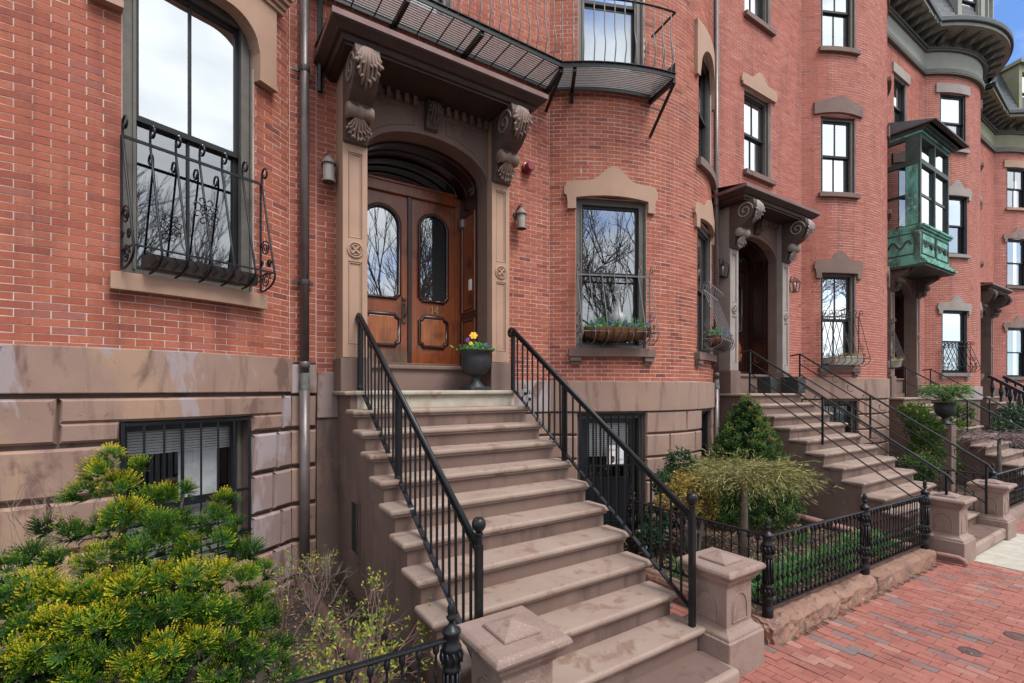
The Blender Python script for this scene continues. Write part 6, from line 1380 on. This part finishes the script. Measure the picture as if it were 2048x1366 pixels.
def weeping(label, base, hh, r, m='straw', trunk='bark_pale', n=520, name='weeping_shrub', drop=.42, wide=1.0):
    T = thing(name, label, 'tree', base); b = np.array(base); C, D, LN, R_ = [], [], [], []
    top = b + np.array([0, 0, hh])
    for _ in range(n):
        a = NR.uniform(0, 6.283); L_ = r * NR.uniform(.3, .75) * wide; p = top + np.array([math.cos(a), math.sin(a), 0]) * NR.uniform(0, r * .5) + np.array([0, 0, NR.uniform(-.10, .09)]); el = NR.uniform(-.05, .28); tone = NR.random(); a += NR.normal(0, .7)
        d = np.array([math.cos(a), math.sin(a), el]); st = L_ / 7
        for k in range(7):
            d = d + np.array([NR.normal(0, .22), NR.normal(0, .22), -.10 * drop / .42 + NR.normal(0, .10)]); dn = d / np.linalg.norm(d); C.append(p + dn * st / 2); D.append(dn); LN.append(st * 1.12); R_.append(tone); p = p + dn * st
            if k > 1 and NR.random() < .5: s = dn + NR.normal(0, .45, 3); C.append(p + s * .035); D.append(s); LN.append(.08); R_.append(tone)
    k = len(C); leaves('drooping_twigs', m, T, C, D, rdir(k), LN, .0075, R_)
    q = MB(); q.tube([base, tuple(b + np.array([.02, 0, hh * .5])), tuple(top)], [.06, .045, .035], 8)
    for i in range(9): a = i * .7; q.tube([tuple(top - np.array([0, 0, .10])), tuple(top + np.array([math.cos(a) * r * .3, math.sin(a) * r * .3, .0])), tuple(top + np.array([math.cos(a) * r * .55, math.sin(a) * r * .55, -.03]))], [.022, .013, .006], 5)
    smoothmesh_r(q.build('trunk', trunk, T)); return T
weeping('weeping straw-coloured shrub tree on a short trunk in the right garden', (6.12, 3.72, -2.24), 1.14, .98, n=1700, drop=.28)
def leafy(label, name, blobs, m, n, leaf, base, tone=None):
    T = thing(name, label, 'shrub', base); C, D, R_ = [], [], []
    tot = sum(b[3] ** 2 for b in blobs)
    for (x, y, z, r) in blobs:
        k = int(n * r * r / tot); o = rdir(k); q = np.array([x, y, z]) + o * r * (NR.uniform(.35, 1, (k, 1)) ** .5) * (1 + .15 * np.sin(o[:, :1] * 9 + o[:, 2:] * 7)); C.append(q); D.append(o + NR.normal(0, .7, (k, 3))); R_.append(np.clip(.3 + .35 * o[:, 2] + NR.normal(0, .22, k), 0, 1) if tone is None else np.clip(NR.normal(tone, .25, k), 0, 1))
    C, D, R_ = np.concatenate(C), np.concatenate(D), np.concatenate(R_); leaves('foliage', m, T, C, D, rdir(len(C)) + np.array([0, 0, .6]), NR.uniform(leaf[0] * .7, leaf[0] * 1.2, len(C)), leaf[1], R_)
    q = MB()
    for (x, y, z, r) in blobs: q.tube([base, ((base[0] + x) / 2, (base[1] + y) / 2, lerp(base[2], z, .6)), (x, y, z)], [.02, .014, .006], 4)
    q.build('stems', 'bark', T)
def bl(pts, Y): return [(*at(u, v, Y + dy), r) for u, v, dy, r in pts]
leafy('dark broad-leaved bush behind the yellow one in the right garden', 'holly_bush', bl([(1360, 925, 0, .20), (1345, 960, 0, .22), (1390, 955, .1, .2), (1330, 975, -.2, .16), (1365, 1000, 0, .2), (1345, 1030, 0, .2), (1310, 1040, -.3, .2), (1300, 1075, -.4, .18)], 4.35), 'holly', 6500, (.05, .026), (5.75, 4.35, -2.25))
leafy('yellow variegated bush left of the weeping shrub', 'variegated_bush', bl([(1350, 985, 0, .14), (1385, 970, 0, .16), (1330, 1005, 0, .12), (1415, 985, 0, .13), (1380, 1010, 0, .15), (1360, 960, 0, .12), (1415, 1020, 0, .14)], 3.95), 'gold_leaf', 3800, (.038, .02), (5.45, 3.95, -2.25), .6)
leafy('irregular clipped juniper with brown patches before the oriel stoop', 'juniper_bush', bl([(1830, 830, 0, .32), (1850, 860, 0, .38), (1880, 880, 0, .42), (1850, 905, 0, .4), (1900, 860, .1, .35), (1895, 815, .1, .28), (1928, 825, .1, .24), (1925, 860, .1, .28), (1880, 925, 0, .42), (1840, 935, -.2, .36), (1910, 905, .1, .3)], 4.4), 'juniper', 12000, (.085, .035), (15.6, 4.4, -2.45))
leafy('dark green shrub at the right picture edge', 'evergreen_shrub', bl([(2030, 840, 0, .5), (2010, 870, 0, .45), (2040, 880, 0, .5), (2055, 850, 0, .6)], 4.0), 'holly', 6000, (.10, .045), (24, 4.0, -2.7))
weeping('bare purple weeping maple behind the far pillars', (16.2, 3.35, -2.5), 1.35, 1.35, 'purple_strand' if 'purple_strand' in MT else 'twig_purple', 'bark', 420, 'weeping_maple', .34)
# bulbs along the fence
def blades(label, x0, x1, y0, y1, n, h):
    T = thing('bulb_clump', label, 'plants', ((x0 + x1) / 2, (y0 + y1) / 2, gz(x0) + .14), 'spring bulb leaves'); C, D, LN = [], [], []
    k = max(3, n // 26); cx_ = NR.uniform(x0, x1, k); cy_ = NR.uniform(y0, y1, k)
    for i in range(n):
        j = NR.integers(k); p = np.array([cx_[j] + NR.normal(0, .035), cy_[j] + NR.normal(0, .035), gz(cx_[j]) + .15]); d = np.array([NR.normal(0, .35), NR.normal(0, .35), 1]); L_ = h * NR.uniform(.6, 1.1)
        C += [p + d * L_ * .3, p + d * L_ * .75 + np.array([d[0], d[1], -.35]) * L_ * .12]; D += [d, d + np.array([d[0] * .9, d[1] * .9, -.3])]; LN += [L_ * .62, L_ * .5]
    k = len(C); tag(leaves('leaves', 'blade', T, C, D, rdir(k), LN, .014, NR.random(k)), kind='stuff')
blades('green bulb leaves behind the corner of the right fence', 4.75, 6.2, 2.75, 3.25, 700, .29); blades('green bulb leaves behind the middle stretch of the right fence', 6.5, 8.4, 2.75, 3.2, 620, .28); blades('green bulb leaves along the side of the right fence', 4.72, 4.98, 3.1, 4.1, 220, .22); blades('tuft of pale green leaves in the mulch near the pipe', 7.4, 7.6, 3.5, 3.7, 60, .26)
# fallen bits on the pavement and steps
n = 60; c = np.stack([NR.uniform(3.7, 8, n), NR.uniform(.9, 2.4, n), np.zeros(n)], 1); c[:, 2] = [gz(x) + .010 for x in c[:, 0]]; d = rdir(n); d[:, 2] = 0
tag(leaves('leaf_litter', 'mulch', None, c, d, np.tile([0, 0, 1.0], (n, 1)), NR.uniform(.012, .04, n), .008, NR.random(n)), kind='stuff')
n = 900; c = np.stack([NR.uniform(4.8, 8.7, n), 2.40 + NR.normal(0, .018, n), np.zeros(n)], 1); c[:, 2] = [gz(x) + .012 for x in c[:, 0]]
tag(leaves('leaf_litter', 'mulch', None, c, rdir(n), np.tile([0, 0, 1.0], (n, 1)) + NR.normal(0, .3, (n, 3)), NR.uniform(.008, .03, n), .007, NR.random(n)), kind='stuff')

# ------------------------------------------------------------------ across the street: what the glass reflects
def bare_tree(base, h, seed):
    global RN
    RN = random.Random(seed); T = MB(); K = MB(); p = Vector((0, 0, 0))
    T.tube([(0, 0, -.2), (.05, .02, h * .12), (-.04, .05, h * .28)], [.28, .22, .17], 9)
    for i in range(7): twigs(K, (-.04, .05, h * (.2 + .012 * i * (i > 1))), (math.cos(i * 1.9) * .8, math.sin(i * 1.9) * .8, 1.1), h * .26, .10, 5, .55, .74, 3, .12, 5, .10)
    return T, K
tm1, km1 = bare_tree((0, 0, 0), 12, 4)
RN = random.Random(2)
ttm, tkm = tm1.mesh('trunk'), km1.mesh('crown')
for i, (x, y, s_, a) in enumerate(((-13, -8, 1.0, 0), (-6.5, -9.5, .9, 1.3), (.5, -11, 1.05, 2.6), (7, -9, .95, 4.0), (13.5, -12, 1.1, 5.1), (22, -10, 1.0, .7), (-20, -13, 1.1, 3.3))):
    T = bpy.data.objects.new('bare_tree', None); COL.objects.link(T); T.location = (x, y, gz(x) - .1); T.rotation_euler = (0, 0, a); T.scale = (s_,) * 3
    tag(T, 'leafless tree across the road, reflected in the glass, ' + ('opposite the left house', 'opposite the golden cypress', 'straight behind the camera', 'opposite the number 14 bow', 'opposite the middle house', 'opposite the copper oriel', 'farthest to the left')[i], 'tree', 'leafless trees across the road')
    for nm, me in (('trunk', ttm), ('crown', tkm)):
        o = bpy.data.objects.new(nm, me); COL.objects.link(o); o.parent = T
        if not me.materials: me.materials.append(MT['bark'])
hd_ = MB()
for i in range(46): x = -34 + i * 1.5; hd_.lathe([(.9, -.3), (1.0, .5), (.8, 1.0), (.3, 1.3), (0, 1.35)], (x, -17 + RN.uniform(-.4, .4), gz(x)), 7, cap=False)
tag(smoothmesh_r(hd_.build('park_hedge', 'holly')), 'long dark hedge across the road, seen only reflected in the door glass', 'hedge', kind='stuff')
strip('park_lawn', 'soil', -60, -12.5, 0.0, -60, 80)
